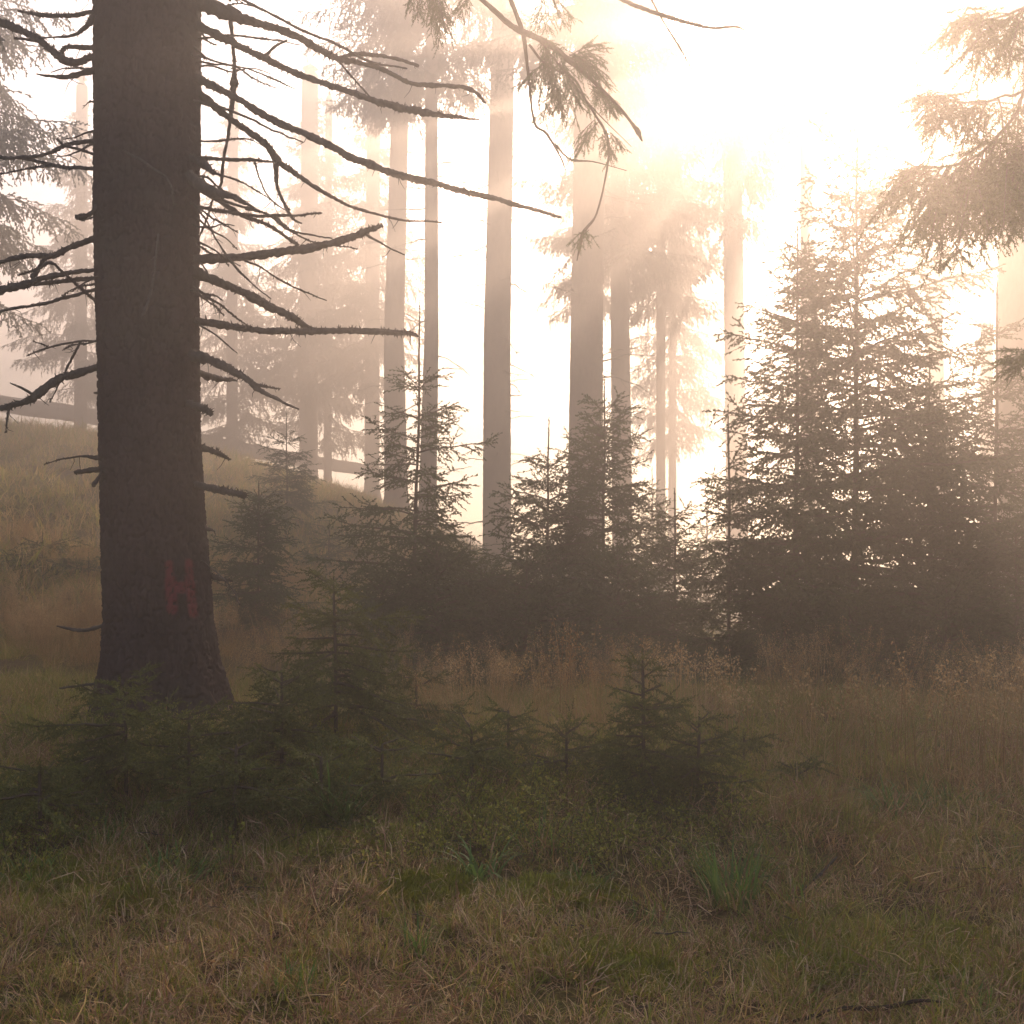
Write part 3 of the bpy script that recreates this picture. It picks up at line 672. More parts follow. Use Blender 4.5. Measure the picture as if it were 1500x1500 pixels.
# trees rooted outside the frame whose foliage hangs into it
tall_tree('spruce_tree', 'green spruce foliage hanging into the top left corner from a trunk out of frame', [(-70, 0, 30), (-75, 500, 34), (-75, 900, 38)], 23, CR_LOW[1], 1.2, (8, 3), 60, (1.05, 1.05, 1))
# unseen spruces added out of frame so that their crowns shade the foreground
def shade_tree(x, y, c, dz, sc=1.0):
    g = float(gz(x, y)); root = empty('spruce_tree', (x, y, g), 'unseen spruce added beyond the frame to shade the foreground', 'tree', 'added shade spruces')
    mb = MB(); P, R = catmull([(0, 0, -.3), (0, 0, 4), (0, 0, 10), (0, 0, 18)], [.26, .2, .14, .02], 30); tube(mb, P, R, 14); mb.build('trunk', [M_bark2], root)
    cr = link('crown', CROWNS[c], root, (0, 0, dz)); cr.rotation_euler = (0, 0, x * 7 + y); cr.scale = (sc, sc, 1)


CROWNS = [CR_LOW[0], CR_LOW[1], CR_HIGH]
for (x, y, c, dz) in [(-16, 30, 0, -.5), (-19, 22, 1, -.5), (13, 20, 0, 0), (15.5, 28, 1, 0), (20, 35, 0, -1), (-22, 40, 0, 0), (24, 24, 1, -1),
                      (-6.5, 6.5, 0, 0), (-8, 11, 1, 0), (7.5, 9, 1, 0), (8, 14, 0, 0)]:
    shade_tree(x, y, c, dz, 1.15)


def right_tree():
    """tree just outside the right edge, live branches hanging into the top right corner"""
    D = 4.9; rng = np.random.default_rng(77)
    bx = at(1680, 800, D)[0]; base = np.array([bx, D, float(gz(bx, D))])
    root = empty('spruce_tree', base, 'dark needled spruce boughs drooping into the top right corner of the photo', 'tree')
    mb = MB(); P, R = catmull([(0, 0, -.2), (0, 0, 3), (.05, 0, 8), (.05, 0, 16)], [.24, .19, .14, .02], 300); tube(mb, P, R * .8, 36, rag=.05, rng=rng); mb.build('trunk', [M_bark2], root)
    def bough(pts, sprays, stick=False):
        lb = MB(); S = ([], [], [])
        Pw = [np.array([0, 0, at(1500, pts[0][1], D)[2] - base[2] + .35])] + [at(x, y, D - .3 + .0008 * (1500 - x)) - base for x, y, w in pts]
        C_, r_ = catmull(Pw, [.024] + [w / 2 / F * D for *_, w in pts], 40); tube(lb, C_, r_, 5, 1, .12, rng)
        for (x0, y0, x1, y1, n, sp) in sprays:
            for k in range(max(2, int(n * .8))):
                a = at(x0 + rng.normal(0, 5), y0 + rng.normal(0, 4), D - .3 + rng.normal(0, .1)) - base
                b_ = at(x1 + rng.normal(0, sp * 1.5), y1 + rng.normal(0, sp * 1.0), D - .3 + rng.normal(0, .3)) - base
                pth, _r = catmull([a, a * .45 + b_ * .55 + [0, 0, .035], b_], [1, 1, 1], 10)
                branch_shoots(S, pth, rng, sp=.085, ls=.06, hang=.35, ratio=.30, bare=.15, ang=.7, lmax=.16, dens=.8)
                tube(lb, pth, np.linspace(.0035, .0015, 10), 3, 1)
        if S[0]: place_shoots(lb, *S, .013, PROTO_NEAR2, rng)
        lb.build('branch', [M_needle, M_dead if stick else M_twig], root)
    bough([(1510, 125, 5), (1470, 140, 4), (1440, 150, 3), (1400, 149, 3), (1345, 142, 1.5)], [(1440, 150, 1410, 195, 5, 16), (1400, 149, 1375, 190, 5, 14), (1380, 147, 1355, 165, 4, 10), (1460, 145, 1440, 200, 4, 12), (1400, 149, 1336, 143, 2, 6)])
    bough([(1515, 120, 6), (1490, 165, 5), (1460, 200, 5), (1435, 225, 4), (1400, 241, 3), (1360, 246, 2.5), (1325, 240, 1.5)],
          [(1470, 190, 1450, 300, 6, 20), (1440, 220, 1420, 320, 8, 20), (1415, 235, 1395, 330, 8, 18), (1390, 243, 1370, 330, 7, 16), (1365, 246, 1335, 300, 6, 16), (1440, 225, 1410, 372, 4, 16), (1400, 240, 1362, 372, 3, 10), (1350, 245, 1316, 290, 4, 8), (1340, 243, 1322, 262, 3, 8), (1500, 150, 1480, 260, 4, 14)])
    bough([(1520, -5, 5), (1490, 15, 4), (1450, 28, 3), (1400, 30, 1.5)], [(1480, 20, 1450, 90, 6, 20), (1450, 28, 1425, 80, 6, 16), (1430, 30, 1405, 45, 4, 12), (1500, 10, 1470, 115, 5, 18), (1450, 28, 1440, 120, 3, 10)])
    bough([(1530, 180, 6), (1500, 215, 4), (1480, 240, 3), (1470, 270, 2)], [(1500, 215, 1480, 300, 7, 16), (1510, 240, 1495, 340, 6, 14), (1480, 240, 1468, 330, 4, 10), (1500, 215, 1475, 240, 4, 20), (1470, 270, 1440, 345, 4, 14)])
    bough([(1530, 325, 6), (1500, 322, 5), (1465, 319, 3.5), (1430, 315, 2)], [], True)
    bough([(1530, 515, 5), (1510, 525, 3)], [(1520, 520, 1490, 540, 4, 8)])
    cr = MB(); S = ([], [], [])
    for z in np.arange(6.5, 15.5, .5):
        for k in range(4):
            pth = gpath((.05, 0, z), rng.uniform(0, 6.28), -.1, 2.2 * (16.2 - z) / 10 + .3, (-.5, .4), rng)
            branch_shoots(S, pth, rng, sp=.2, ls=.22, hang=.6, ratio=.35, bare=.15); tube(cr, pth, np.linspace(.03, .006, len(pth)), 4, 1)
    place_shoots(cr, *S, .045, PROTO_FAR, rng); cr.build('crown', [M_needle_far, M_twig], root)


PROTO_NEAR2 = [shoot_proto(14, 60 + s, .10, .14) for s in range(4)]
right_tree()


# ---------------------------------------------------------------- young spruces
def young(label, x, ytop, ybase, D, R, seed, leader=.35, whorl=.30, nb=7, shape=.8, dens=1.0, lean=0.0, quality='mid', el_top=.75, el_bot=-.05, clear=.0,
          stem=.5, sp=None, ls=None, W=None, zbase=None, cat='young spruce', ratio=.42, name='young_spruce', group='young spruces', skew=0.0, hang=.24):
    r = np.random.default_rng(seed)
    topp = at(x + lean, ytop, D); bp = at(x, ybase, D)
    g = float(gz(bp[0], D)) if zbase is None else zbase
    base = np.array([bp[0], D, g]); H = topp[2] - g; lx = topp[0] - bp[0]
    root = empty(name, base, label, cat, group)
    tb = MB(); n = 24; zz = np.linspace(-.05, H, n); rad = (.006 + .0105 * (H - zz) * stem * 1.1) * (1 + .06 * r.normal(0, 1, n)); rad[-1] = .003
    wob = (fbm(zz * 1.2, zz * 0 + seed, 2, seed) - .4) * .05
    ax = np.stack([lx * zz / H + wob * np.sin(zz), wob * .5, zz], -1); tube(tb, ax, rad, 7)
    tb.build('trunk', [M_twig], root)
    axis = lambda z: np.array([np.interp(z, zz, ax[:, k]) for k in range(3)])
    ls_, sp_, W_, pr = {'near': (.058, .046, .016, PROTO_NEAR), 'mid': (.082, .066, .020, PROTO_MID), 'far': (.12, .10, .022, PROTO_FAR)}[quality]
    ls_ = ls or ls_; sp_ = sp or sp_; W_ = W or W_
    mb = MB(); S = ([], [], [])
    q = np.arange(H - leader, H, ls_ * .9); S[0].append(np.array([axis(v) for v in q])); S[1].append(np.tile([0, 0, 1.], (len(q), 1))); S[2].append(np.full(len(q), ls_))
    z = H - leader; k = 0; whorl = whorl * (.78 if quality != 'near' else 1.15)
    while z > max(clear, .06):
        f = (H - z) / H
        Lb0 = (1.25 if quality != 'near' else 1.18) * R * min(1, (f * 1.08)) ** shape
        m = nb if k > 0 else 4
        a0 = r.uniform(0, 6.28)
        for j in range(m + (3 if k > 1 else 0)):
            inter = j >= m
            az = a0 + j * 2 * math.pi / m + r.normal(0, .2); zz_ = z + (r.uniform(.3, .7) * whorl if inter else r.normal(0, .025))
            if r.uniform() > dens: continue
            Lb = Lb0 * r.uniform(.65, 1.12) * (.7 if inter else 1) * (1 + skew * math.cos(az)); Lb = max(Lb * (.62 + .75 * float(vnoise(az % 6.283 * 1.1, z * 2.2 / max(whorl * 4, .3), seed))), .07)
            el = el_bot + (el_top - el_bot) * (1 - f) ** 1.6 + r.normal(0, .08)
            pth = gpath(axis(min(zz_, H)), az, el, Lb, (-.45 * min(1, f * 3), .45), r, 8)
            tube(mb, pth, np.linspace(.004 + .008 * Lb, .0025, len(pth)), 4, 1)
            branch_shoots(S, pth, r, sp=sp_, ls=ls_, hang=hang, ratio=ratio, bare=.16 if Lb > .4 else .05, lift=.02, dens=.86)
        z -= whorl * r.uniform(.85, 1.15) * (1 if f < .5 else .9); k += 1
    place_shoots(mb, *S, W_, pr, r)
    mb.build('crown', [M_needle_near if quality == 'near' else M_needle, M_twig], root, False)
    return root


# right-hand thicket
young('tall broad young spruce on the right, its thin tip reaching up into the sun glare', 1252, 148, 1045, 10.3, 1.50, 201, .55, .34, 6, .80, el_top=.7, lean=4, ls=.10, sp=.080, W=.024, hang=.3)
young('young spruce pressed against the left side of the tall broad one, sparse bent top', 1168, 320, 1040, 10.0, .85, 202, .4, .32, 5, .7, ls=.09, sp=.075, W=.022, hang=.3)
young('thin airy young spruce with a long bare leader, left end of the right thicket', 1067, 605, 1010, 10.2, .42, 203, .45, .26, 4, .8, .8)
young('slim young spruce with a bare upright top near the right edge of the photo', 1460, 400, 1070, 10.0, .95, 204, .5, .33, 5, .9, ls=.08, sp=.07)
young('bushy young spruce between the tall broad one and the slim one at the right edge', 1362, 520, 1060, 10.6, .85, 205, .35, .28, 6, .7, ls=.085, sp=.075)
young('low bushy spruce with pale green shoots at the foot of the right thicket', 1385, 860, 1090, 9.2, .75, 206, .12, .17, 7, .5, ls=.095, sp=.075)
young('low dark spruce at the left foot of the right thicket', 1150, 830, 1060, 9.8, .48, 207, .15, .18, 6, .55, ls=.095, sp=.075)
young('low dark spruce at the very right edge of the photo below the slim young spruce', 1490, 760, 1080, 9.4, .65, 208, .15, .2, 6, .6, ls=.095, sp=.075)
young('low dark spruce in front of the stem of the tall broad one', 1255, 850, 1070, 9.7, .62, 209, .12, .18, 6, .5, ls=.095, sp=.075)
# middle thicket
young('dark young spruce right against the broadest misty trunk, branches spreading wide to the right', 885, 560, 975, 11.6, .95, 211, .30, .24, 6, .75)
young('thin-topped young spruce left of the broadest misty trunk', 804, 620, 960, 11.2, .75, 212, .40, .24, 5, .75)
young('low dark spruce at the foot of the middle thicket, left part', 770, 820, 985, 10.4, .70, 213, .12, .17, 7, .5, ls=.095, sp=.075)
young('low dark spruce at the foot of the middle thicket, right part', 905, 800, 990, 10.2, .50, 214, .12, .17, 7, .5, ls=.095, sp=.075)
young('small spiky spruce at the right end of the middle thicket', 987, 718, 990, 10.6, .42, 215, .28, .2, 5, .75)
young('young spruce with open drooping tiers and a tall thin top, left of centre', 605, 445, 955, 11.0, .90, 216, .75, .34, 5, .85, lean=10, dens=.85)
young('low dark spruce filling in below the open-tiered one', 640, 800, 975, 10.3, .72, 217, .12, .17, 7, .5, ls=.095, sp=.075)
young('low dark spruce between the open-tiered one and the middle thicket', 705, 830, 985, 10.5, .55, 218, .12, .17, 6, .5, ls=.095, sp=.075)
young('low dark spruce at the foot of the open-tiered one, left side', 560, 840, 965, 10.5, .5, 219, .12, .17, 6, .5, ls=.095, sp=.075)
young('rounded young spruce with twin upright tips right behind the thick foreground trunk', 378, 705, 925, 12.5, .52, 220, .22, .2, 6, .6)
young('faint small spruce in the mist above the rounded young spruce', 420, 612, 830, 21, .75, 221, .45, .3, 5, .8, quality='far')
young('faint low spruce in the mist left of the open-tiered one', 482, 770, 860, 17, .5, 222, .25, .22, 5, .8, quality='far')
young('dim bushy spruce on the slope at the left edge of the photo', 62, 778, 880, 15.5, .65, 223, .2, .22, 6, .6, quality='far')
young('dim low spruce on the slope just left of the thick foreground trunk', 130, 820, 900, 15, .6, 224, .12, .2, 6, .5, quality='far')
young('faint feathery spruce in the bright mist between centre thicket and right thicket', 955, 690, 900, 20, .55, 225, .35, .28, 5, .8, quality='far')
young('faint thin spruce in the bright mist beside the left stem of the right thicket', 1035, 745, 920, 18, .5, 226, .3, .25, 5, .8, quality='far')
young('dim low spruce in the mist right of the open-tiered one', 690, 790, 900, 16, .6, 227, .15, .22, 6, .6, quality='far')
# foreground
young('dark green young spruce with long drooping boughs right of the thick trunk foot', 492, 846, 1075, 6.3, .50, 231, .08, .13, 5, .55, quality='near', skew=.25, el_top=.4, el_bot=-.25, hang=.2)
young('small green spruce on the grass bank right of the centre, short upright tip', 942, 966, 1185, 5.3, .30, 232, .06, .10, 5, .7, quality='near', el_top=.5)
young('dense low green spruce leaning against the right side of the small tipped one', 1020, 1050, 1190, 5.3, .27, 233, .03, .09, 5, .55, quality='near', el_top=.5, lean=5)
young('low spreading spruce in front of the thick trunk, boughs reaching left over the grass', 185, 998, 1190, 5.5, .44, 234, .05, .11, 5, .45, quality='near', el_top=.35, el_bot=-.15, skew=-.25)
young('low spruce with a bare thin stem in front of the thick trunk foot', 278, 1045, 1195, 5.3, .40, 235, .04, .11, 5, .45, quality='near', el_top=.3, el_bot=0, clear=.18)
young('low spruce with a thin dark stem between the thick trunk and the drooping young spruce', 412, 985, 1150, 5.6, .42, 236, .05, .11, 5, .45, quality='near', el_top=.35, clear=.12)
young('low mat-like spruce at the left edge of the bank', 60, 1120, 1200, 5.0, .34, 237, .03, .09, 6, .4, quality='near', el_top=.25)
young('low green spruce in the dark hollow left of the centre', 560, 1090, 1190, 5.3, .34, 238, .03, .09, 5, .4, quality='near', el_top=.4)
young('low bushy spruce on the bank below the middle thicket', 690, 1070, 1180, 5.6, .36, 239, .03, .09, 6, .45, quality='near')
young('low bushy spruce left of the small tipped one', 830, 1075, 1185, 5.6, .26, 240, .03, .09, 5, .5, quality='near')
young('tiny pale green spruce seedling on the grass right of the dense low spruce', 1165, 1128, 1185, 5.6, .16, 241, .02, .07, 5, .5, quality='near')


young('small open spruce seedling between the hollow and the small tipped spruce', 745, 1040, 1150, 6.0, .26, 242, .05, .10, 5, .5, quality='near', el_top=.4)
young('low spruce seedling at the foot of the drooping young spruce', 470, 1110, 1215, 5.1, .26, 243, .04, .09, 5, .5, quality='near', el_top=.35)
young('low dark spruce tucked behind the drooping young spruce, boughs reaching right', 610, 985, 1090, 6.6, .36, 244, .04, .11, 5, .5, quality='near', el_top=.3, skew=.3)
young('small spruce seedling right behind the dense low spruce on the bank', 1090, 1080, 1170, 6.0, .24, 245, .03, .09, 5, .5, quality='near', el_top=.4)
young('low spreading spruce in front of the thin dark stem left of the centre', 345, 1090, 1205, 5.15, .30, 246, .03, .09, 5, .45, quality='near', el_top=.3)


# ---------------------------------------------------------------- grass
def blade(mb, r, n, hmin, hmax, w, spread, arch, mat=0, segs=3, cx=0, cy=0):
    a = r.uniform(0, 6.283, n); rad = spread * np.sqrt(r.uniform(0, 1, n)); h = r.uniform(hmin, hmax, n)
    b = np.stack([cx + rad * np.cos(a), cy + rad * np.sin(a), np.zeros(n)], -1)
    az = a + r.normal(0, .9, n); d = np.stack([np.cos(az), np.sin(az), np.zeros(n)], -1)
    sd = np.stack([-np.sin(az), np.cos(az), np.zeros(n)], -1)
    ar = arch * r.uniform(.3, 1.3, n)
    rows = []
    for k in range(segs + 1):
        t_ = k / segs
        el = np.clip(1.45 - ar * t_ * 1.9, -1.2, 1.5)
        if k == 0: p = b.copy()
        else: p = p + (h / segs)[:, None] * (d * np.cos(el)[:, None] + UP * np.sin(el)[:, None])
        ww = (w * r.uniform(.9, 1.1, n) * (1 - t_ ** 1.5) + .0003)[:, None] * sd * .5
        rows.append(np.stack([p - ww, p + ww], 1))
    V = np.stack(rows, 1).reshape(n, -1, 3); m = V.shape[1]
    fc = np.array([[2 * k, 2 * k + 1, 2 * k + 3, 2 * k + 2] for k in range(segs)])
    mb.add(V.reshape(-1, 3), (fc[None] + (np.arange(n) * m)[:, None, None]).reshape(-1, 4), mat)


def src(name, mb, mats):
    return bpy.data.objects.new(name, mb.mesh(name, mats, True))   # instancing source, never linked to the scene


def seed_heads(mb, r, n, h, spread, mat=0, fat=1.0):
    for k in range(n):
        a = r.uniform(0, 6.283); rr = spread * r.uniform(0, 1) ** .5; hh = h * r.uniform(.75, 1.15); az = r.uniform(0, 6.283); bend = r.uniform(.03, .22) * hh
        P = np.array([[rr * math.cos(a), rr * math.sin(a), 0], [rr * math.cos(a) + bend * .3 * math.cos(az), rr * math.sin(a) + bend * .3 * math.sin(az), hh * .6],
                      [rr * math.cos(a) + bend * math.cos(az), rr * math.sin(a) + bend * math.sin(az), hh]])
        C_, r_ = catmull(P, [.0011 * fat, .0009 * fat, .0004 * fat], 6); tube(mb, C_, r_, 3, mat)
        m = 26; t_ = r.uniform(.70, 1.0, m); c = np.stack([np.interp(t_, np.linspace(0, 1, 6), C_[:, q]) for q in range(3)], -1)
        c = c + np.stack([r.normal(0, .016, m), r.normal(0, .016, m), -r.uniform(0, .03, m)], -1) * (1.25 - t_)[:, None] * 3
        d = nrm(np.stack([np.cos(az) * .4 + r.normal(0, .4, m), np.sin(az) * .4 + r.normal(0, .4, m), -r.uniform(.1, 1., m)], -1)) * r.uniform(.009, .020, (m, 1))
        s_ = nrm(np.cross(d, r.normal(0, 1, (m, 3)))) * .0028 * fat
        mb.add(np.stack([c - s_, c + s_, c + d], 1).reshape(-1, 3), np.arange(3 * m).reshape(-1, 3), mat)


def scatter(name, kind_srcs, P, rng, smin, smax, label, cat, tilt=.15, sc=None):
    """one 'stuff' object: points carrying instanced tufts"""
    n = len(P); me = bpy.data.meshes.new(name); me.vertices.add(n); me.vertices.foreach_set('co', P.astype(np.float32).ravel())
    rot = np.stack([rng.normal(0, tilt, n), rng.normal(0, tilt, n), rng.uniform(0, 6.283, n)], -1).astype(np.float32)
    a = me.attributes.new('rot', 'FLOAT_VECTOR', 'POINT'); a.data.foreach_set('vector', rot.ravel())
    s_ = rng.uniform(smin, smax, n) * (sc if sc is not None else 1)
    a = me.attributes.new('scl', 'FLOAT', 'POINT'); a.data.foreach_set('value', s_.astype(np.float32))
    a = me.attributes.new('idx', 'INT', 'POINT'); a.data.foreach_set('value', rng.integers(0, len(kind_srcs), n).astype(np.int32))
    o = bpy.data.objects.new(name, me); COL.objects.link(o)
    g = bpy.data.node_groups.new(name + '_scatter', 'GeometryNodeTree')
    g.interface.new_socket('Geometry', in_out='INPUT', socket_type='NodeSocketGeometry'); g.interface.new_socket('Geometry', in_out='OUTPUT', socket_type='NodeSocketGeometry')
    gi = g.nodes.new('NodeGroupInput'); go = g.nodes.new('NodeGroupOutput')
    m2p = g.nodes.new('GeometryNodeMeshToPoints'); g.links.new(gi.outputs[0], m2p.inputs['Mesh'])
    jn = g.nodes.new('GeometryNodeGeometryToInstance')
    for s in kind_srcs[::-1]:
        oi = g.nodes.new('GeometryNodeObjectInfo'); oi.inputs['Object'].default_value = s; g.links.new(oi.outputs['Geometry'], jn.inputs[0])
    ip = g.nodes.new('GeometryNodeInstanceOnPoints'); g.links.new(m2p.outputs[0], ip.inputs['Points']); g.links.new(jn.outputs[0], ip.inputs['Instance'])
    ip.inputs['Pick Instance'].default_value = True
    for an, ty, sk in (('idx', 'INT', 'Instance Index'), ('rot', 'FLOAT_VECTOR', 'Rotation'), ('scl', 'FLOAT', 'Scale')):
        na = g.nodes.new('GeometryNodeInputNamedAttribute'); na.data_type = ty; na.inputs['Name'].default_value = an
        g.links.new(na.outputs['Attribute'], ip.inputs[sk])
    g.links.new(ip.outputs[0], go.inputs[0])
    md = o.modifiers.new('scatter', 'NODES'); md.node_group = g
    tag(o, label, cat, kind='stuff'); return o


rg = np.random.default_rng(900)


def tufts(k, n, hmin, hmax, w, spread, arch, mats, weights, name, extra=None, segs=3):
    out = []
    for q in range(k):
        mb = MB(); r = np.random.default_rng(hash2(np.array([q]), np.array([n]), 3).view('i8')[0] % 99991)
        for mi, wt in enumerate(weights):
            if wt: blade(mb, r, int(n * wt), hmin, hmax, w, spread, arch, mi, segs)
        if extra: extra(mb, r)
        out.append(src(name, mb, mats))
    return out


def pts(n, x0, x1, y0, y1, fn=None):
    x = rg.uniform(x0, x1, n); y = y0 + (y1 - y0) * rg.uniform(0, 1, n)
    if fn is not None:
        m = rg.uniform(0, 1, n) < fn(x, y); x, y = x[m], y[m]
    return np.stack([x, y, gz(x, y)], -1)


inview = lambda x, y, e=1.6: (np.abs(x) < y * .43 + e)
px_of = lambda x, y: 750 + x / y * F

# mixed short turf
turf = tufts(8, 42, .035, .11, .0028, .055, 1.1, [M_grass, M_straw, M_litter], (.42, .27, .31), 'turf_tuft')
P = pts(34000, -6.5, 6.5, 2.4, 9.5, lambda x, y: inview(x, y) * (1.15 - .06 * y) * np.clip(fbm(x * 1.5, y * 1.5, 3, 50) * 2.4 - .25, .25, 1))
scatter('grass', turf, P, rg, .7, 1.3, 'short tangled green and straw-coloured grass over the forest floor', 'grass', .3)
# longer green grass in patches
green = tufts(6, 26, .10, .24, .0034, .05, .85, [M_grass, M_straw], (.85, .15), 'green_tuft')
P = pts(14000, -7, 7, 3.0, 15, lambda x, y: inview(x, y) * np.clip(fbm(x * .9 + 4, y * .9, 3, 60) * 5 - 2.2 + 1.2 * (px_of(x, y) < 190) * (y > 5.5) * (y < 9.5) + 1.0 * (px_of(x, y) > 1130) * (y > 4.6) * (y < 6.6) + 1.3 * (px_of(x, y) > 340) * (y > 4.9) * (y < 10) * (px_of(x, y) < 1150 + 400 * (y > 6.2)), 0, 1))
scatter('long_grass', green, P, rg, .6, 1.15, 'longer soft green grass growing in patches', 'grass', .25)
# low leafy shrublets between the small spruces
def shrub_src(k):
    mb = MB(); r = np.random.default_rng(k)
    for q in range(6):
        p = gpath((r.normal(0, .02), r.normal(0, .02), 0), r.uniform(0, 6.28), r.uniform(.7, 1.4), r.uniform(.09, .19), (-.4, 0), r, 5, .2); tube(mb, p, np.linspace(.0018, .0008, 6), 3, 1)
        m = 15; c = p[r.integers(1, 6, m)] + r.normal(0, .006, (m, 3)); d = nrm(r.normal(0, 1, (m, 3)) + [0, 0, .3]) * r.uniform(.010, .019, (m, 1)); w = nrm(np.cross(d, r.normal(0, 1, (m, 3)))) * .0055
        mb.add(np.stack([c, c + d * .5 + w, c + d, c + d * .5 - w], 1).reshape(-1, 3), np.arange(4 * m).reshape(-1, 4))
    return src('shrublet_piece', mb, [M_grass, M_twig])
P = pts(4200, -3.6, 2.4, 4.6, 6.9, lambda x, y: (px_of(x, y) < 1120) * (px_of(x, y) > -60) * np.clip(fbm(x * 1.6 + 3, y * 1.6, 3, 66) * 2.4 - .6, 0, 1))
scatter('undergrowth', [shrub_src(800 + k) for k in range(5)], P, rg, .45, 1.05, 'low leafy undergrowth filling the ground between the small spruces', 'undergrowth', .2)
# withered flattened leaves and stalks
lit = tufts(6, 26, .05, .16, .0030, .09, 1.9, [M_litter, M_straw], (.7, .3), 'litter_tuft')
P = pts(9000, -5, 5, 2.4, 8, lambda x, y: inview(x, y) * np.clip(fbm(x * 1.2 + 30, y * 1.2, 3, 70) * 4 - 1.5, 0.1, 1))
scatter('withered_grass', lit, P, rg, .7, 1.3, 'withered brown grass lying tangled on the ground', 'grass', .7)
# dry tall grass
dry = tufts(6, 30, .14, .40, .0028, .09, .95, [M_straw, M_grass], (.7, .3), 'dry_tuft', lambda mb, r: seed_heads(mb, r, 12, .60, .10))


def dryf(x, y):
    p = px_of(x, y); v = np.zeros_like(x)
    v = np.maximum(v, (p < 540) * (y > 9) * (y < 17) * .95)
    v = np.maximum(v, (p > 560) * (p < 1100) * (y > 6.2) * (y < 9.8) * .38)
    v = np.maximum(v, (p > 1060) * (y > 6.3) * (y < 9.2) * .42)
    return v * inview(x, y, 1) * np.clip(fbm(x * 1.1 + 14, y * 1.1, 3, 90) * 6 - 2.5, 0, 1)


P = pts(11000, -9, 6, 6, 17, dryf)
scatter('dry_grass', dry, P, rg, .38, .9, 'tall dry orange-brown grass with drooping seed heads', 'grass', .3)
# slope cover far left
slope = tufts(4, 40, .12, .36, .010, .35, 1.1, [M_straw, M_grass], (.45, .55), 'slope_tuft')
P = pts(11000, -26, 4, 13, 42, lambda x, y: inview(x, y, 2) * .9)
scatter('slope_grass', slope, P, rg, .7, 1.3, 'hazy rough grass and scrub covering the rising slope', 'grass', .2)
# fallen twigs
def twig_src(k):
    mb = MB(); r = np.random.default_rng(k); p = gpath((0, 0, .012), 0, 0, .22, (0, 0), r, 6, .12); p[:, 2] = .012 + r.uniform(0, .012, 7); tube(mb, p, np.linspace(.0045, .0015, 7), 4)
    for q in range(3):
        i = r.integers(1, 6); tube(mb, gpath(p[i], r.choice([-.8, .8]), .1, r.uniform(.04, .1), (0, 0), r, 3), [.0022, .002, .0016, .001], 3)
    return src('twig_piece', mb, [M_dead])
P = pts(600, -5, 5, 2.6, 8.5, lambda x, y: inview(x, y)); P[:, 2] += .02
scatter('twig_litter', [twig_src(700 + k) for k in range(5)], P, rg, .3, .9, 'small dead twigs scattered over the forest floor', 'twigs', .2)
# moss
def moss_src(k):
    mb = MB(); r = np.random.default_rng(k); blade(mb, r, 150, .012, .028, .0035, .06, .6, 0, 2); return src('moss_tuft', mb, [M_moss])
ms = [moss_src(k) for k in range(3)]
spots = [(1290, 1375, .25), (1400, 1385, .3), (1200, 1405, .12), (480, 1275, .22), (90, 1310, .3), (620, 1330, .18), (820, 1330, .15), (1480, 1400, .2), (180, 1330, .15), (900, 1410, .2)]
PP = []
for x, y, s_ in spots:
    Y = 1.3 * F / (y - 800); p = at(x, y, Y); n = int(1100 * s_)
    a = rg.normal(0, s_ * .45, (n, 2)) * [1.2, .8]; PP.append(np.stack([p[0] + a[:, 0], p[1] + a[:, 1], gz(p[0] + a[:, 0], p[1] + a[:, 1])], -1))
scatter('moss', ms, np.concatenate(PP), rg, .7, 1.4, 'bright green moss cushions on the forest floor', 'moss', .2)


# broad-bladed tussocks that can be told apart
def tussock(label, x, y, h, n, seed, w=.008, arch=.8, straw=.12, spread=.06):
    Y = 4.0
    for _ in range(30):
        p = at(x, y, Y); Y += (p[2] - float(gz(p[0], Y))) * .8 / ((y - 800) / F) * .5
    p = at(x, y, Y); r = np.random.default_rng(seed); mb = MB(); h *= 1.3; w *= 1.25; n = int(n * 1.3)
    blade(mb, r, int(n * (1 - straw)), h * .55, h, w, spread, arch, 0, 6)
    blade(mb, r, max(2, int(n * straw)), h * .4, h * .9, w * .8, spread, arch * 1.4, 1, 6)
    o = mb.build('grass_tussock', [M_broad, M_litter]); o.location = (p[0], p[1], float(gz(p[0], p[1])) - .01)
    tag(o, label, 'grass tussock', 'broad-bladed grass tussocks')


tussock('large dark green tussock of long arching blades below the drooping foreground spruce', 495, 1215, .30, 60, 301, .011, .75)
tussock('small bright green tussock with splayed blades in the middle of the foreground', 705, 1290, .20, 26, 302, .010, .9)
tussock('upright green tussock with withered brown blades at its right, foreground right of centre', 1075, 1325, .25, 70, 303, .007, .5, .1, .10)
tussock('brown withered tussock right beside the upright green one', 1165, 1325, .15, 50, 304, .009, 1.2, .85, .09)
tussock('low spreading tussock of curled blades at the left below the low spruces', 255, 1290, .15, 60, 305, .009, 1.1, .25, .13)
tussock('green tussock at the far left edge of the foreground', 35, 1290, .13, 50, 306, .007, .9, .3, .12)
tussock('fresh green tussock on the right bank behind the hollow', 1310, 1190, .20, 60, 307, .010, 1.0, .1, .14)
tussock('fresh green tussock at the right edge of the bank', 1400, 1185, .17, 50, 308, .010, 1.0, .1, .14)
tussock('thin grassy tussock leaning over beside the low bushy spruce left of the tipped one', 790, 1245, .22, 60, 309, .004, 1.0, .4, .10)
tussock('pale dry mound of fine curled grass near the bottom right', 1250, 1440, .17, 130, 310, .0028, 1.4, .9, .13)
tussock('bright green tuft of thin blades in the bottom right corner', 1395, 1470, .12, 40, 311, .0045, .5, .1, .12)


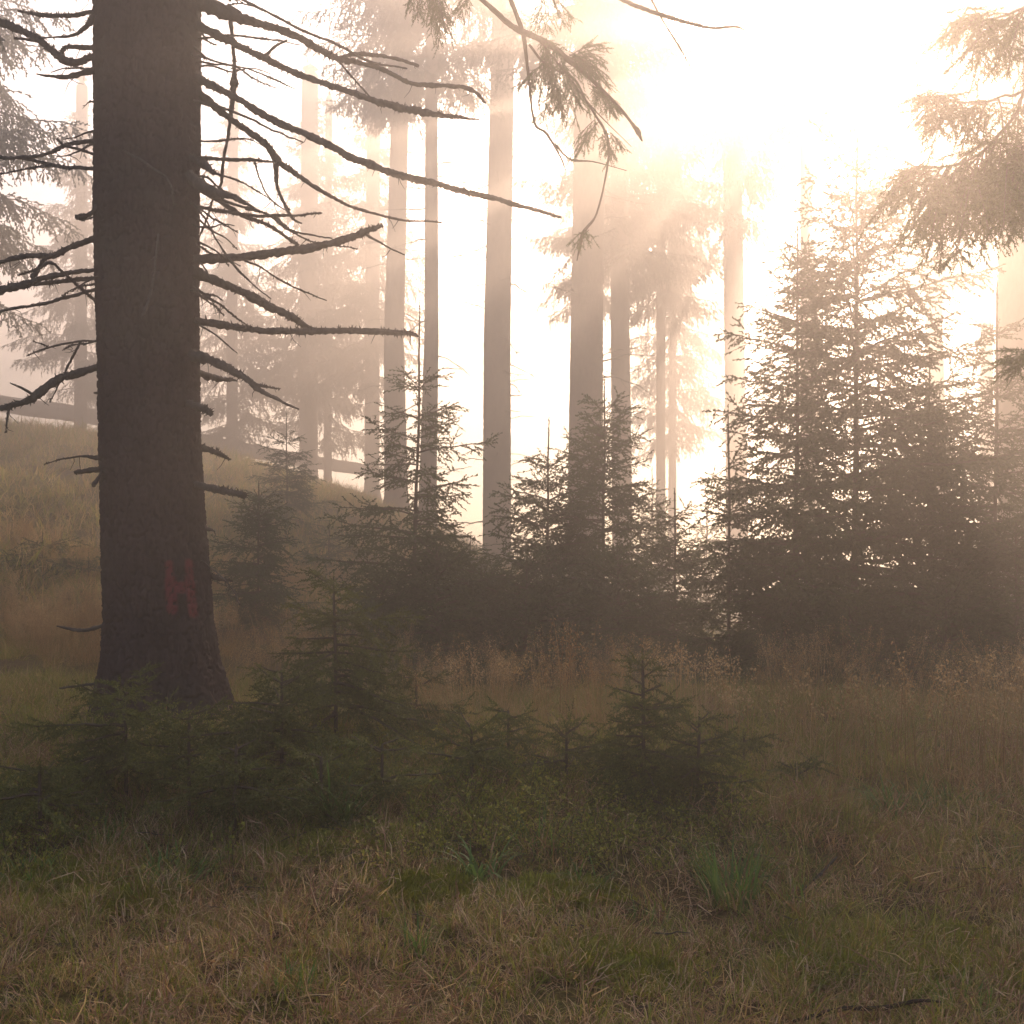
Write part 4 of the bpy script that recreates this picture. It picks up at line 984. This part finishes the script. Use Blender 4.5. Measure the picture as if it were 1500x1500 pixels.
tussock('pale green tuft of thin drooping blades at the left below the mat-like spruce', 150, 1235, .15, 50, 312, .006, 1.0, .25, .10)
tussock('small green tuft just right of the splayed bright one', 860, 1300, .13, 34, 313, .006, .8, .2, .07)
tussock('yellowish tuft of short blades left of the upright green tussock', 950, 1350, .11, 44, 314, .005, .9, .35, .08)
tussock('lone thin green tuft low in the foreground left of centre', 610, 1395, .12, 26, 315, .005, .5, .2, .05)
tussock('soft green tuft on the right edge above the moss', 1470, 1255, .14, 60, 316, .005, 1.1, .2, .13)
tussock('sparse green tuft near the bottom edge left of centre', 430, 1455, .10, 30, 317, .0045, .6, .2, .06)

def stalks(label, x, y, h, n, seed, spread=.14):
    Y = 5.0
    for _ in range(30):
        p = at(x, y, Y); Y += (p[2] - float(gz(p[0], Y))) * .8 / ((y - 800) / F) * .5
    p = at(x, y, Y); r = np.random.default_rng(seed); mb = MB(); seed_heads(mb, r, n, h, spread, 0, 1.9); blade(mb, r, n * 2, h * .25, h * .55, .004, spread, .8, 0, 4)
    o = mb.build('dry_grass_clump', [M_straw]); o.location = (p[0], p[1], float(gz(p[0], p[1])) - .01)
    tag(o, label, 'dry grass clump', 'clumps of tall dry grass stalks')


stalks('tall straw-coloured stalks standing up just left of the small tipped spruce', 850, 1075, .62, 13, 401, .16)
stalks('dense golden seed heads right behind the small tipped spruce', 1010, 1070, .48, 30, 402, .30)
stalks('golden dry stalks beside the dense low spruce, in front of the right thicket foot', 1085, 1110, .45, 24, 403, .22)
stalks('tall feathery dry grass before the middle of the right thicket', 1375, 1165, .62, 26, 404, .22)
stalks('upright dry stalks near the right edge before the thicket', 1455, 1165, .60, 20, 405, .16)
stalks('dry orange stalks between the drooping spruce and the middle thicket', 690, 1050, .45, 22, 406, .28)
stalks('low feathery stalks in front of the left part of the right thicket', 1235, 1140, .48, 20, 407, .25)

# ---------------------------------------------------------------- fallen trunk on the hazy slope, root and stick in the foreground
def log(name, label, cat, pts_, D0, D1, seed, mats):
    r = np.random.default_rng(seed); n = len(pts_); P = []; R = []
    for k, (x, y, w) in enumerate(pts_):
        D = D0 + (D1 - D0) * k / (n - 1); P.append(at(x, y, D)); R.append(w / 2 / F * D)
    C_, r_ = catmull(P, R, 50); mb = MB(); b = C_[len(C_) // 2].copy(); tube(mb, C_ - b, r_, 14, rag=.05, rng=r)
    o = mb.build(name, mats); o.location = b; tag(o, label, cat)


log('fallen_log', 'long straight log lying across the misty slope behind the thick foreground tree', 'log', [(-60, 575, 24), (0, 591, 25), (145, 612, 25), (290, 645, 23), (430, 672, 20), (560, 692, 16)], 46, 50, 1, [M_bark2])
log('exposed_root', 'dark root crossing the ground at the bottom right', 'root', [(1150, 1500, 5), (1200, 1486, 7), (1240, 1477, 6), (1290, 1477, 8), (1345, 1466, 5), (1380, 1468, 3)], 3.5, 3.6, 2, [M_bark])
log('exposed_root', 'dark low root on the grass at the right edge of the photo', 'root', [(1465, 1212, 8), (1490, 1207, 14), (1540, 1205, 18)], 5.6, 5.7, 3, [M_bark])
log('fallen_stick', 'short dark stick poking up beside the withered brown tussock', 'stick', [(1192, 1290, 5), (1210, 1272, 4), (1226, 1255, 3)], 4.6, 4.65, 4, [M_dead])

# ---------------------------------------------------------------- haze volume
m, t, o = new_mat("forest_haze")
pv = N(t, "ShaderNodeVolumePrincipled"); pv.inputs['Color'].default_value = (.98, .865, .78, 1); pv.inputs['Density'].default_value = HAZE_DENS; pv.inputs['Anisotropy'].default_value = HAZE_G
t.links.new(pv.outputs[0], o.inputs['Volume'])
mb = MB(); V = [(x, y, z) for x in (-HX, HX) for y in (HY0, HY1) for z in (HZ0, HZ1)]
mb.add(V, [(0, 1, 3, 2), (4, 6, 7, 5), (0, 4, 5, 1), (2, 3, 7, 6), (0, 2, 6, 4), (1, 5, 7, 3)])
hz = mb.build('haze', [m], smooth=False); tag(hz, 'thin golden morning mist filling the forest', 'mist', kind='stuff')
